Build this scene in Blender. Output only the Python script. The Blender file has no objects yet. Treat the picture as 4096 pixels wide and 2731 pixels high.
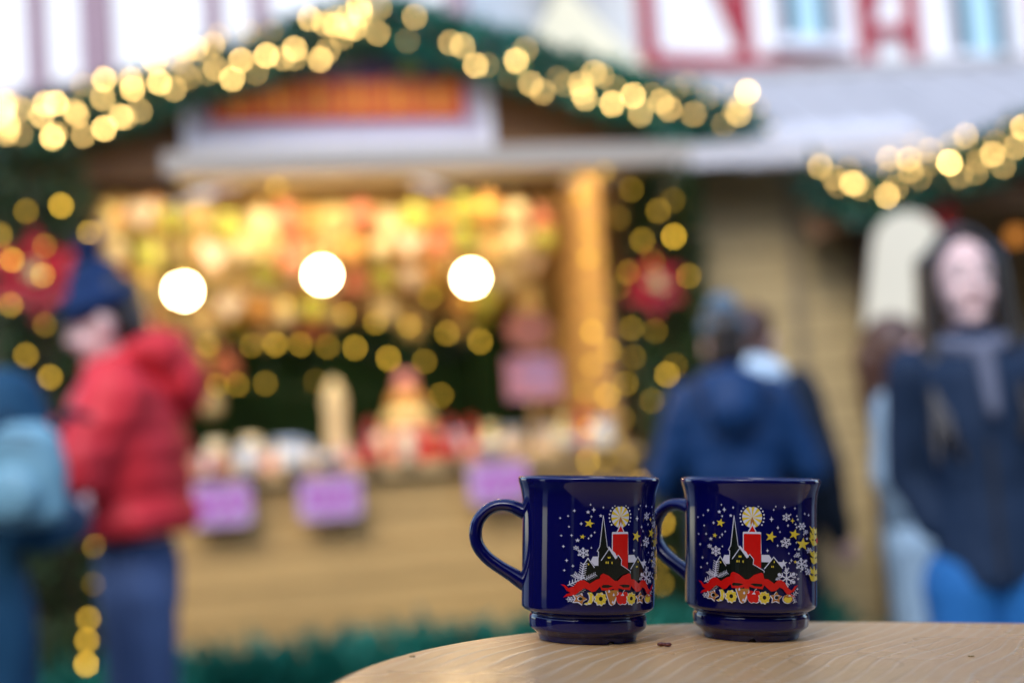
import bpy, bmesh, math, random
from mathutils import Vector, Matrix, noise
from mathutils.geometry import tessellate_polygon
random.seed(11)
R = math.radians
PI = math.pi
sc = bpy.context.scene
COL = sc.collection

# ------------------------------------------------------------------ camera
PITCH = math.atan(260 / 3266.67)
ROLL = R(-4)
cam_d = bpy.data.cameras.new('camera')
cam = bpy.data.objects.new('camera', cam_d)
COL.objects.link(cam)
cam.location = (0, 0, 1.2)
cam.rotation_mode = 'QUATERNION'
cam_rot = Matrix.Rotation(PI / 2 + PITCH, 4, 'X') @ Matrix.Rotation(ROLL, 4, 'Z')
cam.rotation_quaternion = cam_rot.to_quaternion()
cam_d.lens = 50
cam_d.sensor_width = 36
cam_d.clip_start = 0.02
cam_d.clip_end = 500
cam_d.dof.use_dof = True
cam_d.dof.focus_distance = 0.756
cam_d.dof.aperture_fstop = 3.0
cam_d.dof.aperture_blades = 11
cam_d.dof.aperture_rotation = R(8)
sc.camera = cam

# ------------------------------------------------------------------ sky, sun, exposure
SUN_EL, SUN_AZ = R(46), R(195)          # azimuth clockwise from +Y
world = bpy.data.worlds.new('World')
sc.world = world
world.use_nodes = True
wn = world.node_tree
bg = wn.nodes['Background']
sky = wn.nodes.new('ShaderNodeTexSky')
sky.sky_type = 'NISHITA'
sky.sun_disc = False
sky.sun_elevation = SUN_EL
sky.sun_rotation = SUN_AZ
sky.air_density = 1.0
sky.dust_density = 1.0
sky.ozone_density = 1.0
wn.links.new(sky.outputs[0], bg.inputs[0])
bg.inputs[1].default_value = 0.15
sun_d = bpy.data.lights.new('sun', 'SUN')
sun_d.energy = 0.6
sun_d.angle = R(25)
sun_d.color = (0.98, 0.99, 1.0)
sun = bpy.data.objects.new('sun', sun_d)
COL.objects.link(sun)
sdir = Vector((math.sin(SUN_AZ) * math.cos(SUN_EL), math.cos(SUN_AZ) * math.cos(SUN_EL), math.sin(SUN_EL)))
sun.rotation_euler = (-sdir).to_track_quat('-Z', 'Y').to_euler()
sun.location = sdir * 30
vs = sc.view_settings
vs.view_transform = 'Standard'
vs.look = 'None'
vs.gamma = 1
vs.exposure = 1.62
sc.render.engine = 'CYCLES'
cy = sc.cycles
cy.use_adaptive_sampling = False
cy.use_denoising = True
cy.denoiser = 'OPENIMAGEDENOISE'
cy.denoising_prefilter = 'ACCURATE'
cy.max_bounces = 6
cy.diffuse_bounces = 3
cy.glossy_bounces = 4
cy.sample_clamp_indirect = 6

# ------------------------------------------------------------------ materials
def new_mat(name):
    m = bpy.data.materials.new(name)
    m.use_nodes = True
    nt = m.node_tree
    return m, nt, nt.nodes['Principled BSDF']

def N(nt, t, **kw):
    n = nt.nodes.new(t)
    for k, v in kw.items():
        setattr(n, k, v)
    return n

def mat(name, col, rough=0.6, var=0.18, scale=6.0, bump=0.0, bscale=40.0, stretch=(1, 1, 1), metal=0.0, coat=0.0, sheen=0.0):
    m, nt, b = new_mat(name)
    tc = N(nt, 'ShaderNodeTexCoord')
    mp = N(nt, 'ShaderNodeMapping')
    mp.inputs['Scale'].default_value = stretch
    nt.links.new(tc.outputs['Object'], mp.inputs['Vector'])
    oi = N(nt, 'ShaderNodeObjectInfo')
    nz = N(nt, 'ShaderNodeTexNoise', noise_dimensions='4D')
    nz.inputs['Scale'].default_value = scale
    nz.inputs['Detail'].default_value = 4
    mul = N(nt, 'ShaderNodeMath', operation='MULTIPLY')
    mul.inputs[1].default_value = 37.0
    nt.links.new(oi.outputs['Random'], mul.inputs[0])
    nt.links.new(mul.outputs[0], nz.inputs['W'])
    nt.links.new(mp.outputs[0], nz.inputs['Vector'])
    mix = N(nt, 'ShaderNodeMix', data_type='RGBA')
    mix.inputs['A'].default_value = tuple(max(0, c * (1 - var * 1.6)) for c in col) + (1,)
    mix.inputs['B'].default_value = tuple(min(1, c * (1 + var * 1.6)) for c in col) + (1,)
    nt.links.new(nz.outputs['Fac'], mix.inputs['Factor'])
    nt.links.new(mix.outputs['Result'], b.inputs['Base Color'])
    b.inputs['Roughness'].default_value = rough
    b.inputs['Metallic'].default_value = metal
    b.inputs['Coat Weight'].default_value = coat
    b.inputs['Sheen Weight'].default_value = sheen
    if sheen < 0:
        b.inputs['Sheen Weight'].default_value = 0.0
        b.inputs['Specular IOR Level'].default_value = 0.22
    if bump:
        n2 = N(nt, 'ShaderNodeTexNoise')
        n2.inputs['Scale'].default_value = bscale
        nt.links.new(mp.outputs[0], n2.inputs['Vector'])
        bp = N(nt, 'ShaderNodeBump')
        bp.inputs['Strength'].default_value = bump
        bp.inputs['Distance'].default_value = 0.01
        nt.links.new(n2.outputs['Fac'], bp.inputs['Height'])
        nt.links.new(bp.outputs[0], b.inputs['Normal'])
    return m

def wood(name, col, var=0.25, stretch=(0.6, 8, 8), scale=5, rough=0.6):
    return mat(name, col, rough, var, scale, 0.25, 22, stretch)

def glow(name, tint, strength, sampled=True, per_object=False):
    m, nt, b = new_mat(name)
    nt.nodes.remove(b)
    em = N(nt, 'ShaderNodeEmission')
    em.inputs['Color'].default_value = tint + (1,)
    em.inputs['Strength'].default_value = strength
    if per_object:                        # each bulb has its own brightness
        oi = N(nt, 'ShaderNodeObjectInfo')
        mul = N(nt, 'ShaderNodeMath', operation='MULTIPLY')
        mul.inputs[1].default_value = strength
        nt.links.new(oi.outputs['Alpha'], mul.inputs[0])
        nt.links.new(mul.outputs[0], em.inputs['Strength'])
    nt.links.new(em.outputs[0], nt.nodes['Material Output'].inputs['Surface'])
    if not sampled:
        m.cycles.emission_sampling = 'NONE'
    return m

def table_wood():
    m, nt, b = new_mat('table_wood')
    L = nt.links.new
    tc = N(nt, 'ShaderNodeTexCoord')
    mp = N(nt, 'ShaderNodeMapping')
    mp.inputs['Rotation'].default_value = (0, 0, R(27))   # grain runs diagonally away from the viewer
    L(tc.outputs['Object'], mp.inputs['Vector'])
    st = N(nt, 'ShaderNodeMapping')
    st.inputs['Scale'].default_value = (9, 2.2, 3)
    L(mp.outputs[0], st.inputs['Vector'])
    n1 = N(nt, 'ShaderNodeTexNoise')
    n1.inputs['Scale'].default_value = 1.0
    n1.inputs['Detail'].default_value = 3
    L(st.outputs[0], n1.inputs['Vector'])
    sep = N(nt, 'ShaderNodeSeparateXYZ')
    L(mp.outputs[0], sep.inputs[0])
    def mth(op, a, bb=None):
        n = N(nt, 'ShaderNodeMath', operation=op)
        for i, q in enumerate((a, bb)):
            if q is None: continue
            if isinstance(q, (int, float)): n.inputs[i].default_value = q
            else: L(q, n.inputs[i])
        return n.outputs[0]
    wide = N(nt, 'ShaderNodeTexNoise')
    wide.inputs['Scale'].default_value = 5.0
    wide.inputs['Detail'].default_value = 1
    L(mp.outputs[0], wide.inputs['Vector'])
    ph = mth('ADD', mth('MULTIPLY', sep.outputs['X'], 620.0), mth('MULTIPLY', n1.outputs['Fac'], 17.0))
    ph = mth('ADD', ph, mth('MULTIPLY', wide.outputs['Fac'], 30.0))
    for kx, ky, amp in ((-.02, .325, 12.0), (-.30, .315, 9.0), (.20, .20, 10.0)):     # knots bend the grain
        vd = N(nt, 'ShaderNodeVectorMath', operation='DISTANCE')
        ml = N(nt, 'ShaderNodeMapping')
        ml.inputs['Scale'].default_value = (1, .55, 1)
        L(mp.outputs[0], ml.inputs['Vector'])
        L(ml.outputs[0], vd.inputs[0])
        ca, sa = math.cos(R(27)), math.sin(R(27))
        vd.inputs[1].default_value = (kx * ca - ky * sa, (kx * sa + ky * ca) * .55, 0)
        q = mth('DIVIDE', vd.outputs['Value'], 0.028)
        ph = mth('ADD', ph, mth('DIVIDE', amp, mth('ADD', mth('MULTIPLY', q, q), 1.0)))
    s = mth('ADD', mth('MULTIPLY', mth('SINE', ph), 0.5), 0.5)
    line = mth('POWER', s, 11.0)
    st2 = N(nt, 'ShaderNodeMapping')
    st2.inputs['Scale'].default_value = (900, 40, 40)
    L(mp.outputs[0], st2.inputs['Vector'])
    fine = N(nt, 'ShaderNodeTexNoise')
    fine.inputs['Scale'].default_value = 1.0
    fine.inputs['Detail'].default_value = 5
    L(st2.outputs[0], fine.inputs['Vector'])
    patch = N(nt, 'ShaderNodeTexNoise')
    patch.inputs['Scale'].default_value = 7
    patch.inputs['Detail'].default_value = 4
    L(tc.outputs['Object'], patch.inputs['Vector'])
    c0 = N(nt, 'ShaderNodeMix', data_type='RGBA')
    c0.inputs['A'].default_value = (0.62, 0.31, 0.110, 1)
    c0.inputs['B'].default_value = (0.80, 0.48, 0.21, 1)
    L(fine.outputs['Fac'], c0.inputs['Factor'])
    c1 = N(nt, 'ShaderNodeMix', data_type='RGBA')
    c1.inputs['B'].default_value = (0.86, 0.67, 0.45, 1)
    L(c0.outputs['Result'], c1.inputs['A'])
    L(mth('MULTIPLY', line, mth('ADD', mth('MULTIPLY', patch.outputs['Fac'], 1.5), -0.36)), c1.inputs['Factor'])
    # pale worn stains and specks with shapes of their own
    sp = N(nt, 'ShaderNodeTexNoise')
    sp.inputs['Scale'].default_value = 260
    L(tc.outputs['Object'], sp.inputs['Vector'])
    rmp = N(nt, 'ShaderNodeMapRange')
    rmp.inputs['From Min'].default_value = 0.735
    rmp.inputs['From Max'].default_value = 0.76
    L(sp.outputs['Fac'], rmp.inputs['Value'])
    c2 = N(nt, 'ShaderNodeMix', data_type='RGBA')
    c2.inputs['B'].default_value = (0.72, 0.66, 0.55, 1)
    L(c1.outputs['Result'], c2.inputs['A'])
    L(rmp.outputs[0], c2.inputs['Factor'])
    # hairline checks along the grain and two dried drink rings
    ck = N(nt, 'ShaderNodeMapping')
    ck.inputs['Scale'].default_value = (420, 7, 7)
    L(mp.outputs[0], ck.inputs['Vector'])
    cn = N(nt, 'ShaderNodeTexNoise')
    cn.inputs['Scale'].default_value = 1.0
    cn.inputs['Detail'].default_value = 2
    L(ck.outputs[0], cn.inputs['Vector'])
    cr = N(nt, 'ShaderNodeMapRange')
    cr.inputs['From Min'].default_value = 0.69
    cr.inputs['From Max'].default_value = 0.76
    cr.inputs['To Max'].default_value = 0.6
    L(cn.outputs['Fac'], cr.inputs['Value'])
    dark = cr.outputs[0]
    for rx, ry in ((-.16, .24), (.045, .255)):
        vd = N(nt, 'ShaderNodeVectorMath', operation='DISTANCE')
        L(tc.outputs['Object'], vd.inputs[0])
        vd.inputs[1].default_value = (rx, ry, 0)
        e = mth('ABSOLUTE', mth('SUBTRACT', mth('ADD', vd.outputs['Value'], mth('MULTIPLY', patch.outputs['Fac'], .004)), .029))
        ring = mth('MULTIPLY', mth('LESS_THAN', e, .0011), mth('MULTIPLY', patch.outputs['Fac'], .45))
        dark = mth('MAXIMUM', dark, ring)
    c3 = N(nt, 'ShaderNodeMix', data_type='RGBA')
    c3.inputs['B'].default_value = (0.20, 0.09, 0.035, 1)
    L(c2.outputs['Result'], c3.inputs['A'])
    L(dark, c3.inputs['Factor'])
    L(c3.outputs['Result'], b.inputs['Base Color'])
    rr = N(nt, 'ShaderNodeMapRange')
    rr.inputs['To Min'].default_value = 0.16
    rr.inputs['To Max'].default_value = 0.40
    L(patch.outputs['Fac'], rr.inputs['Value'])
    L(rr.outputs[0], b.inputs['Roughness'])
    bp = N(nt, 'ShaderNodeBump')
    bp.inputs['Strength'].default_value = 0.35
    bp.inputs['Distance'].default_value = 0.0006
    L(mth('ADD', line, fine.outputs['Fac']), bp.inputs['Height'])
    L(bp.outputs[0], b.inputs['Normal'])
    return m

def glaze(name, col, rough=0.06):
    m, nt, b = new_mat(name)
    tc = N(nt, 'ShaderNodeTexCoord')
    nz = N(nt, 'ShaderNodeTexNoise')
    nz.inputs['Scale'].default_value = 35
    nt.links.new(tc.outputs['Object'], nz.inputs['Vector'])
    mr = N(nt, 'ShaderNodeMapRange')
    mr.inputs['To Min'].default_value = rough * 0.4
    mr.inputs['To Max'].default_value = rough * 1.9
    nt.links.new(nz.outputs['Fac'], mr.inputs['Value'])
    nt.links.new(mr.outputs[0], b.inputs['Roughness'])
    b.inputs['Base Color'].default_value = col + (1,)
    b.inputs['IOR'].default_value = 1.5
    bp = N(nt, 'ShaderNodeBump')
    bp.inputs['Strength'].default_value = 0.05
    bp.inputs['Distance'].default_value = 0.001
    nt.links.new(nz.outputs['Fac'], bp.inputs['Height'])
    nt.links.new(bp.outputs[0], b.inputs['Normal'])
    return m

def cobbles():
    m, nt, b = new_mat('cobbles')
    tc = N(nt, 'ShaderNodeTexCoord')
    v = N(nt, 'ShaderNodeTexVoronoi', feature='DISTANCE_TO_EDGE')
    v.inputs['Scale'].default_value = 9
    v2 = N(nt, 'ShaderNodeTexVoronoi')
    v2.inputs['Scale'].default_value = 9
    for q in (v, v2): nt.links.new(tc.outputs['Object'], q.inputs['Vector'])
    mr = N(nt, 'ShaderNodeMapRange')
    mr.inputs['From Max'].default_value = 0.05
    nt.links.new(v.outputs['Distance'], mr.inputs['Value'])
    hs = N(nt, 'ShaderNodeHueSaturation')
    hs.inputs['Saturation'].default_value = 0.08
    hs.inputs['Value'].default_value = 0.22
    nt.links.new(v2.outputs['Color'], hs.inputs['Color'])
    mix = N(nt, 'ShaderNodeMix', data_type='RGBA')
    mix.inputs['A'].default_value = (0.03, 0.028, 0.025, 1)
    nt.links.new(mr.outputs[0], mix.inputs['Factor'])
    nt.links.new(hs.outputs[0], mix.inputs['B'])
    nt.links.new(mix.outputs['Result'], b.inputs['Base Color'])
    b.inputs['Roughness'].default_value = 0.55
    bp = N(nt, 'ShaderNodeBump')
    bp.inputs['Distance'].default_value = 0.02
    nt.links.new(mr.outputs[0], bp.inputs['Height'])
    nt.links.new(bp.outputs[0], b.inputs['Normal'])
    return m

# ------------------------------------------------------------------ mesh building
class MB:
    def __init__(s):
        s.v, s.f, s.m = [], [], []
    def add(s, v, f, mi=0):
        o = len(s.v)
        s.v += [tuple(p) for p in v]
        s.f += [tuple(i + o for i in q) for q in f]
        s.m += [mi] * len(f)
        return s
    def box(s, x0, x1, y0, y1, z0, z1, mi=0, M=None):
        v = [Vector(p) for p in ((x0,y0,z0),(x1,y0,z0),(x1,y1,z0),(x0,y1,z0),(x0,y0,z1),(x1,y0,z1),(x1,y1,z1),(x0,y1,z1))]
        if M: v = [M @ p for p in v]
        return s.add(v, [(0,3,2,1),(4,5,6,7),(0,1,5,4),(1,2,6,5),(2,3,7,6),(3,0,4,7)], mi)
    def prism(s, poly, y0, y1, mi=0, M=None):      # polygon in x,z pushed along y; poly counter-clockwise seen from -y
        n = len(poly)
        v = [Vector((x, y0, z)) for x, z in poly] + [Vector((x, y1, z)) for x, z in poly]
        if M: v = [M @ p for p in v]
        f = [tuple(range(n)), tuple(range(2 * n - 1, n - 1, -1))]
        f += [(i, n + i, n + (i + 1) % n, (i + 1) % n) for i in range(n)]
        return s.add(v, f, mi)
    def ell(s, c, r, seg=12, rings=8, mi=0, M=None):
        if not hasattr(r, '__len__'): r = (r, r, r)
        c = Vector(c)
        v = [Vector((0, 0, -1))]
        for i in range(1, rings):
            a = -PI / 2 + PI * i / rings
            for j in range(seg):
                b = 2 * PI * j / seg
                v.append(Vector((math.cos(a) * math.cos(b), math.cos(a) * math.sin(b), math.sin(a))))
        v.append(Vector((0, 0, 1)))
        v = [Vector((p.x * r[0], p.y * r[1], p.z * r[2])) for p in v]
        if M: v = [M @ p for p in v]
        v = [p + c for p in v]
        f = [(0, 1 + (j + 1) % seg, 1 + j) for j in range(seg)]
        for i in range(rings - 2):
            for j in range(seg):
                a, b = 1 + i * seg + j, 1 + i * seg + (j + 1) % seg
                f.append((a, b, b + seg, a + seg))
        t = len(v) - 1
        k = 1 + (rings - 2) * seg
        f += [(k + j, k + (j + 1) % seg, t) for j in range(seg)]
        return s.add(v, f, mi)
    def tube(s, p0, p1, r0, r1=None, n=8, mi=0):
        return s.path([p0, p1], [r0, r0 if r1 is None else r1], n, mi)
    def path(s, pts, rad, n=8, mi=0, closed=False):
        pts = [Vector(p) for p in pts]
        if not hasattr(rad, '__len__'): rad = [rad] * len(pts)
        v, f = [], []
        ref = None
        for i, p in enumerate(pts):
            d = (pts[min(i + 1, len(pts) - 1)] - pts[max(i - 1, 0)]).normalized()
            if ref is None:
                ref = d.orthogonal().normalized()
            ref = (ref - d * ref.dot(d)).normalized()
            b = d.cross(ref)
            for j in range(n):
                a = 2 * PI * j / n
                v.append(p + (ref * math.cos(a) + b * math.sin(a)) * rad[i])
        for i in range(len(pts) - 1):
            for j in range(n):
                f.append((i*n+j, i*n+(j+1) % n, (i+1)*n+(j+1) % n, (i+1)*n+j))
        f.append(tuple(range(n - 1, -1, -1)))
        k = (len(pts) - 1) * n
        f.append(tuple(range(k, k + n)))
        return s.add(v, f, mi)
    def cap(s, p0, p1, r0, r1=None, seg=10):       # capsule
        r1 = r0 if r1 is None else r1
        s.ell(p0, r0, seg, 6); s.ell(p1, r1, seg, 6)
        return s.tube(p0, p1, r0, r1, seg)
    def loft(s, rings, n=20):                      # rings of (x, y, z, rx, ry)
        v, f = [], []
        for x, y, z, rx, ry in rings:
            for j in range(n):
                a = 2 * PI * j / n
                v.append((x + rx * math.cos(a), y + ry * math.sin(a), z))
        for i in range(len(rings) - 1):
            for j in range(n):
                f.append((i*n+j, i*n+(j+1) % n, (i+1)*n+(j+1) % n, (i+1)*n+j))
        f.append(tuple(range(n - 1, -1, -1)))
        k = (len(rings) - 1) * n
        f.append(tuple(range(k, k + n)))
        return s.add(v, f)
    def lathe(s, prof, n=32, c=(0, 0, 0), mi=0):
        v, f = [], []
        m = len(prof)
        for r, z in prof:
            for j in range(n):
                a = 2 * PI * j / n
                v.append((c[0] + r * math.cos(a), c[1] + r * math.sin(a), c[2] + z))
        for i in range(m - 1):
            for j in range(n):
                f.append((i*n+j, i*n+(j+1) % n, (i+1)*n+(j+1) % n, (i+1)*n+j))
        f.append(tuple(range(n - 1, -1, -1)))
        f.append(tuple(range((m-1)*n, m*n)))
        return s.add(v, f, mi)
    def mesh(s, name, mats, smooth=False):
        me = bpy.data.meshes.new(name)
        me.from_pydata(s.v, [], s.f)
        for q in (mats if isinstance(mats, (list, tuple)) else [mats]):
            me.materials.append(q)
        me.polygons.foreach_set('material_index', s.m)
        if smooth:
            me.polygons.foreach_set('use_smooth', [True] * len(s.f))
        me.update()
        return me
    def build(s, name, mats, parent=None, smooth=False, loc=None):
        return put(name, s.mesh(name, mats, smooth), parent, loc)

def put(name, data, parent=None, loc=None, rot=None, scale=None):
    o = bpy.data.objects.new(name, data)
    COL.objects.link(o)
    if parent: o.parent = parent
    if loc is not None: o.location = loc
    if rot is not None: o.rotation_euler = rot
    if scale is not None: o.scale = (scale,) * 3 if isinstance(scale, (int, float)) else scale
    return o

def tag(o, label, cat, group=None, kind=None):
    o['label'] = label
    o['category'] = cat
    if group: o['group'] = group
    if kind: o['kind'] = kind
    return o

def thing(name, label, cat, loc=(0, 0, 0), rz=0, group=None, scale=None):
    o = put(name, None, None, loc, (0, 0, rz), scale)
    o.empty_display_size = 0.1
    return tag(o, label, cat, group)

def structure(name, mb, m, loc=None):
    o = mb.build(name, m, None, False, loc)
    o['kind'] = 'structure'
    return o

def copy_tree(o, parent=None):
    c = o.copy()
    COL.objects.link(c)
    if parent: c.parent = parent
    for ch in list(o.children):
        copy_tree(ch, c)
    return c

def blob(name, mb, m, parent, voxel=0.01, smooth=6, quilt=0.0, folds=0.0):   # fuse overlapping forms into one continuous skin
    me = mb.mesh('tmp', m)
    o = put('tmp', me)
    md = o.modifiers.new('r', 'REMESH')
    md.mode = 'VOXEL'
    md.voxel_size = voxel
    md.use_smooth_shade = True
    if smooth:
        ms = o.modifiers.new('s', 'SMOOTH')
        ms.factor = 0.5
        ms.iterations = smooth
    dg = bpy.context.evaluated_depsgraph_get()
    dg.update()
    out = bpy.data.meshes.new_from_object(o.evaluated_get(dg))
    out.name = name
    bpy.data.objects.remove(o)
    bpy.data.meshes.remove(me)
    if quilt or folds:                          # stitched baffles, or soft folds of cloth
        nn = [v.normal.copy() for v in out.vertices]
        for v, q in zip(out.vertices, nn):
            d = 0.0
            if quilt: d += .006 * abs(math.sin(v.co.z * PI / quilt + .35 * noise.noise(v.co * 5))) ** .7 - .005
            if folds: d += folds * (noise.noise(Vector((v.co.x * 11, v.co.y * 11, v.co.z * 4.5))) + .6 * noise.noise(Vector((v.co.x * 24 + 7, v.co.y * 24, v.co.z * 13))))
            v.co += q * d
    if not out.materials: out.materials.append(m)
    return put(name, out, parent)

def fir(name, pts, radius, count, m, parent, length=0.07, droop=0.3, squash=1.0):
    """needle sprays along a line"""
    pts = [Vector(p) for p in pts]
    seg = [(pts[i + 1] - pts[i]).length for i in range(len(pts) - 1)]
    tot = sum(seg)
    v, f = [], []
    for k in range(count):
        t = random.random() * tot
        i = 0
        while i < len(seg) - 1 and t > seg[i]:
            t -= seg[i]; i += 1
        d = (pts[i + 1] - pts[i]).normalized()
        base = pts[i].lerp(pts[i + 1], min(1, t / seg[i]))
        out = Vector((random.gauss(0, 1), random.gauss(0, 1), random.gauss(0, 1)))
        out = (out - d * out.dot(d) * 0.6).normalized()
        out.z -= droop * random.random()
        rr = radius * math.sqrt(random.random())
        p = base + Vector((out.x * rr, out.y * rr, out.z * rr * squash))
        axis = (out + d * random.uniform(-1, 1)).normalized() * length * random.uniform(0.6, 1.3)
        side = axis.cross(Vector((random.random(), random.random(), random.random()))).normalized() * length * 0.16
        o = len(v)
        v += [p - side * 0.3, p + axis * 0.5 + side, p + axis, p + axis * 0.5 - side]
        f.append((o, o + 1, o + 2, o + 3))
    me = bpy.data.meshes.new(name)
    me.from_pydata([tuple(q) for q in v], [], f)
    me.materials.append(m)
    return put(name, me, parent)

# ------------------------------------------------------------------ palette
W_GABLE = wood('dark_stained_pine', (0.16, 0.070, 0.018))
W_GOLD = wood('honey_pine', (0.56, 0.34, 0.115))
W_INNER = wood('light_pine', (0.62, 0.40, 0.17))
W_GREY = wood('greyed_pine', (0.48, 0.35, 0.16), 0.2)
W_GREY_D = wood('greyed_pine_dark', (0.30, 0.23, 0.13), 0.15)
HATCH_W = wood('hatch_boards', (0.40, 0.34, 0.24), 0.15)
W_DARK = wood('dark_brown_wood', (0.07, 0.035, 0.015))
PALE_BOARD = wood('weathered_pale_paint', (0.46, 0.40, 0.33), 0.1)
WHITE_PAINT = mat('white_paint', (0.72, 0.70, 0.74), 0.5, 0.05, 5, 0.05)
LILAC_PAINT = mat('lilac_paint', (0.42, 0.37, 0.46), 0.5, 0.08, 5)
ROOF_FELT = mat('roof_felt', (0.10, 0.07, 0.05), 0.8, 0.3, 9, 0.3)
PALE_SHEET = mat('pale_roof_sheet', (0.37, 0.35, 0.345), 0.5, 0.12, 3, 0.1, 8)
AWNING = mat('lavender_white_awning', (0.55, 0.53, 0.54), 0.7, 0.06, 3, 0.1, 8)
PLASTER = mat('white_plaster', (0.83, 0.82, 0.80), 0.85, 0.04, 2, 0.2, 60)
PLASTER_PINK = mat('rose_plaster', (0.62, 0.42, 0.38), 0.85, 0.06, 2, 0.2, 60)
CREAM_CANVAS = mat('cream_canvas', (0.56, 0.50, 0.34), 0.8, 0.08, 3, 0.1)
TIMBER_RED = wood('oxblood_timber', (0.34, 0.022, 0.035), 0.2)
TIMBER_MAUVE = wood('mauve_grey_timber', (0.27, 0.17, 0.20), 0.2)
GLASS_DARK = glaze('window_glass', (0.015, 0.03, 0.035), 0.05)
BLIND = mat('pale_blue_blind', (0.42, 0.62, 0.70), 0.7, 0.05)
TILE = mat('clay_tile', (0.25, 0.09, 0.05), 0.8, 0.3, 7, 0.3)
NEEDLE = mat('fir_needles', (0.022, 0.105, 0.07), 0.5, 0.4, 9)
NEEDLE_D = mat('dark_fir_needles', (0.03, 0.062, 0.016), 0.5, 0.4, 9)
NEEDLE_T = mat('bluish_fir_needles', (0.008, 0.150, 0.110), 0.5, 0.4, 9)
TWIG = mat('fir_twig', (0.08, 0.05, 0.025), 0.8)
RED_PETAL = mat('red_petal', (0.50, 0.008, 0.022), 0.5, 0.2, 12, 0.1)
WIRE = mat('green_wire', (0.01, 0.03, 0.015), 0.4)
BULB = glow('warm_white_bulb', (1.0, 0.62, 0.19), 12.5, False, True)
BULB_AMBER = glow('amber_bulb', (1.0, 0.58, 0.05), 5.4, False, True)
LAMP = glow('lamp_globe', (1.0, 0.72, 0.38), 30.0)
LAMP_SMALL = glow('small_lamp_globe', (1.0, 0.35, 0.06), 0.25)
FILL_STRIP = glow('added_strip_tube', (1.0, 0.76, 0.45), 22.0)  # tube of the added lamp that brightens the stall inside
BRASS = mat('brass', (0.6, 0.42, 0.14), 0.3, 0.1, 8, metal=1.0)
DARK_METAL = mat('dark_metal', (0.05, 0.05, 0.055), 0.4, 0.2, 8, metal=0.6)
GREEN_CLOTH = mat('dark_green_cloth', (0.008, 0.055, 0.020), 0.85, 0.3, 6, 0.2)
CREAM = mat('cream_wax', (0.74, 0.66, 0.42), 0.45, 0.1)
STRAW = mat('straw', (0.72, 0.62, 0.28), 0.6, 0.15, 20, 0.2)
GINGER = mat('gingerbread', (0.42, 0.22, 0.08), 0.8, 0.2, 20, 0.3)
ORANGE = mat('orange_lacquer', (0.66, 0.36, 0.11), 0.35, 0.1)
SALMON = mat('salmon_felt', (0.60, 0.22, 0.15), 0.85, 0.12)
RED_LAC = mat('red_lacquer', (0.52, 0.03, 0.025), 0.3, 0.1)
OLIVE = mat('olive_glass', (0.46, 0.50, 0.10), 0.2, 0.15)
ICING = mat('white_icing', (0.78, 0.74, 0.66), 0.6, 0.06)
PINK = mat('pink_lacquer', (0.66, 0.28, 0.30), 0.35, 0.1)
BLUE_TIN = mat('pale_blue_tin', (0.36, 0.48, 0.66), 0.35, 0.1)
PURPLE = mat('purple_ink', (0.46, 0.02, 0.42), 0.6, 0.1)
LILAC = mat('lilac_card', (0.56, 0.36, 0.58), 0.6, 0.08)
SIGN_RED = mat('sign_red', (0.58, 0.04, 0.02), 0.5, 0.1)
SIGN_ORANGE = mat('sign_orange', (0.85, 0.27, 0.02), 0.5, 0.1)
SIGN_DARK = mat('painted_dusk_blue', (0.10, 0.06, 0.14), 0.6, 0.4, 5)

# ================================================================== the square
mb = MB(); mb.box(-120, 120, -120, 120, -0.3, 0)
structure('ground', mb, cobbles())

# ------------------------------------------------------------------ half-timbered houses
def beam(mb, x0, z0, x1, z1, w, y0=-0.05, y1=0.02):
    d = Vector((x1 - x0, z1 - z0)); n = Vector((-d.y, d.x)).normalized() * w / 2
    a, b = Vector((x0, z0)), Vector((x1, z1))
    mb.prism([tuple(a - n), tuple(b - n), tuple(b + n), tuple(a + n)], y0, y1)

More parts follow.
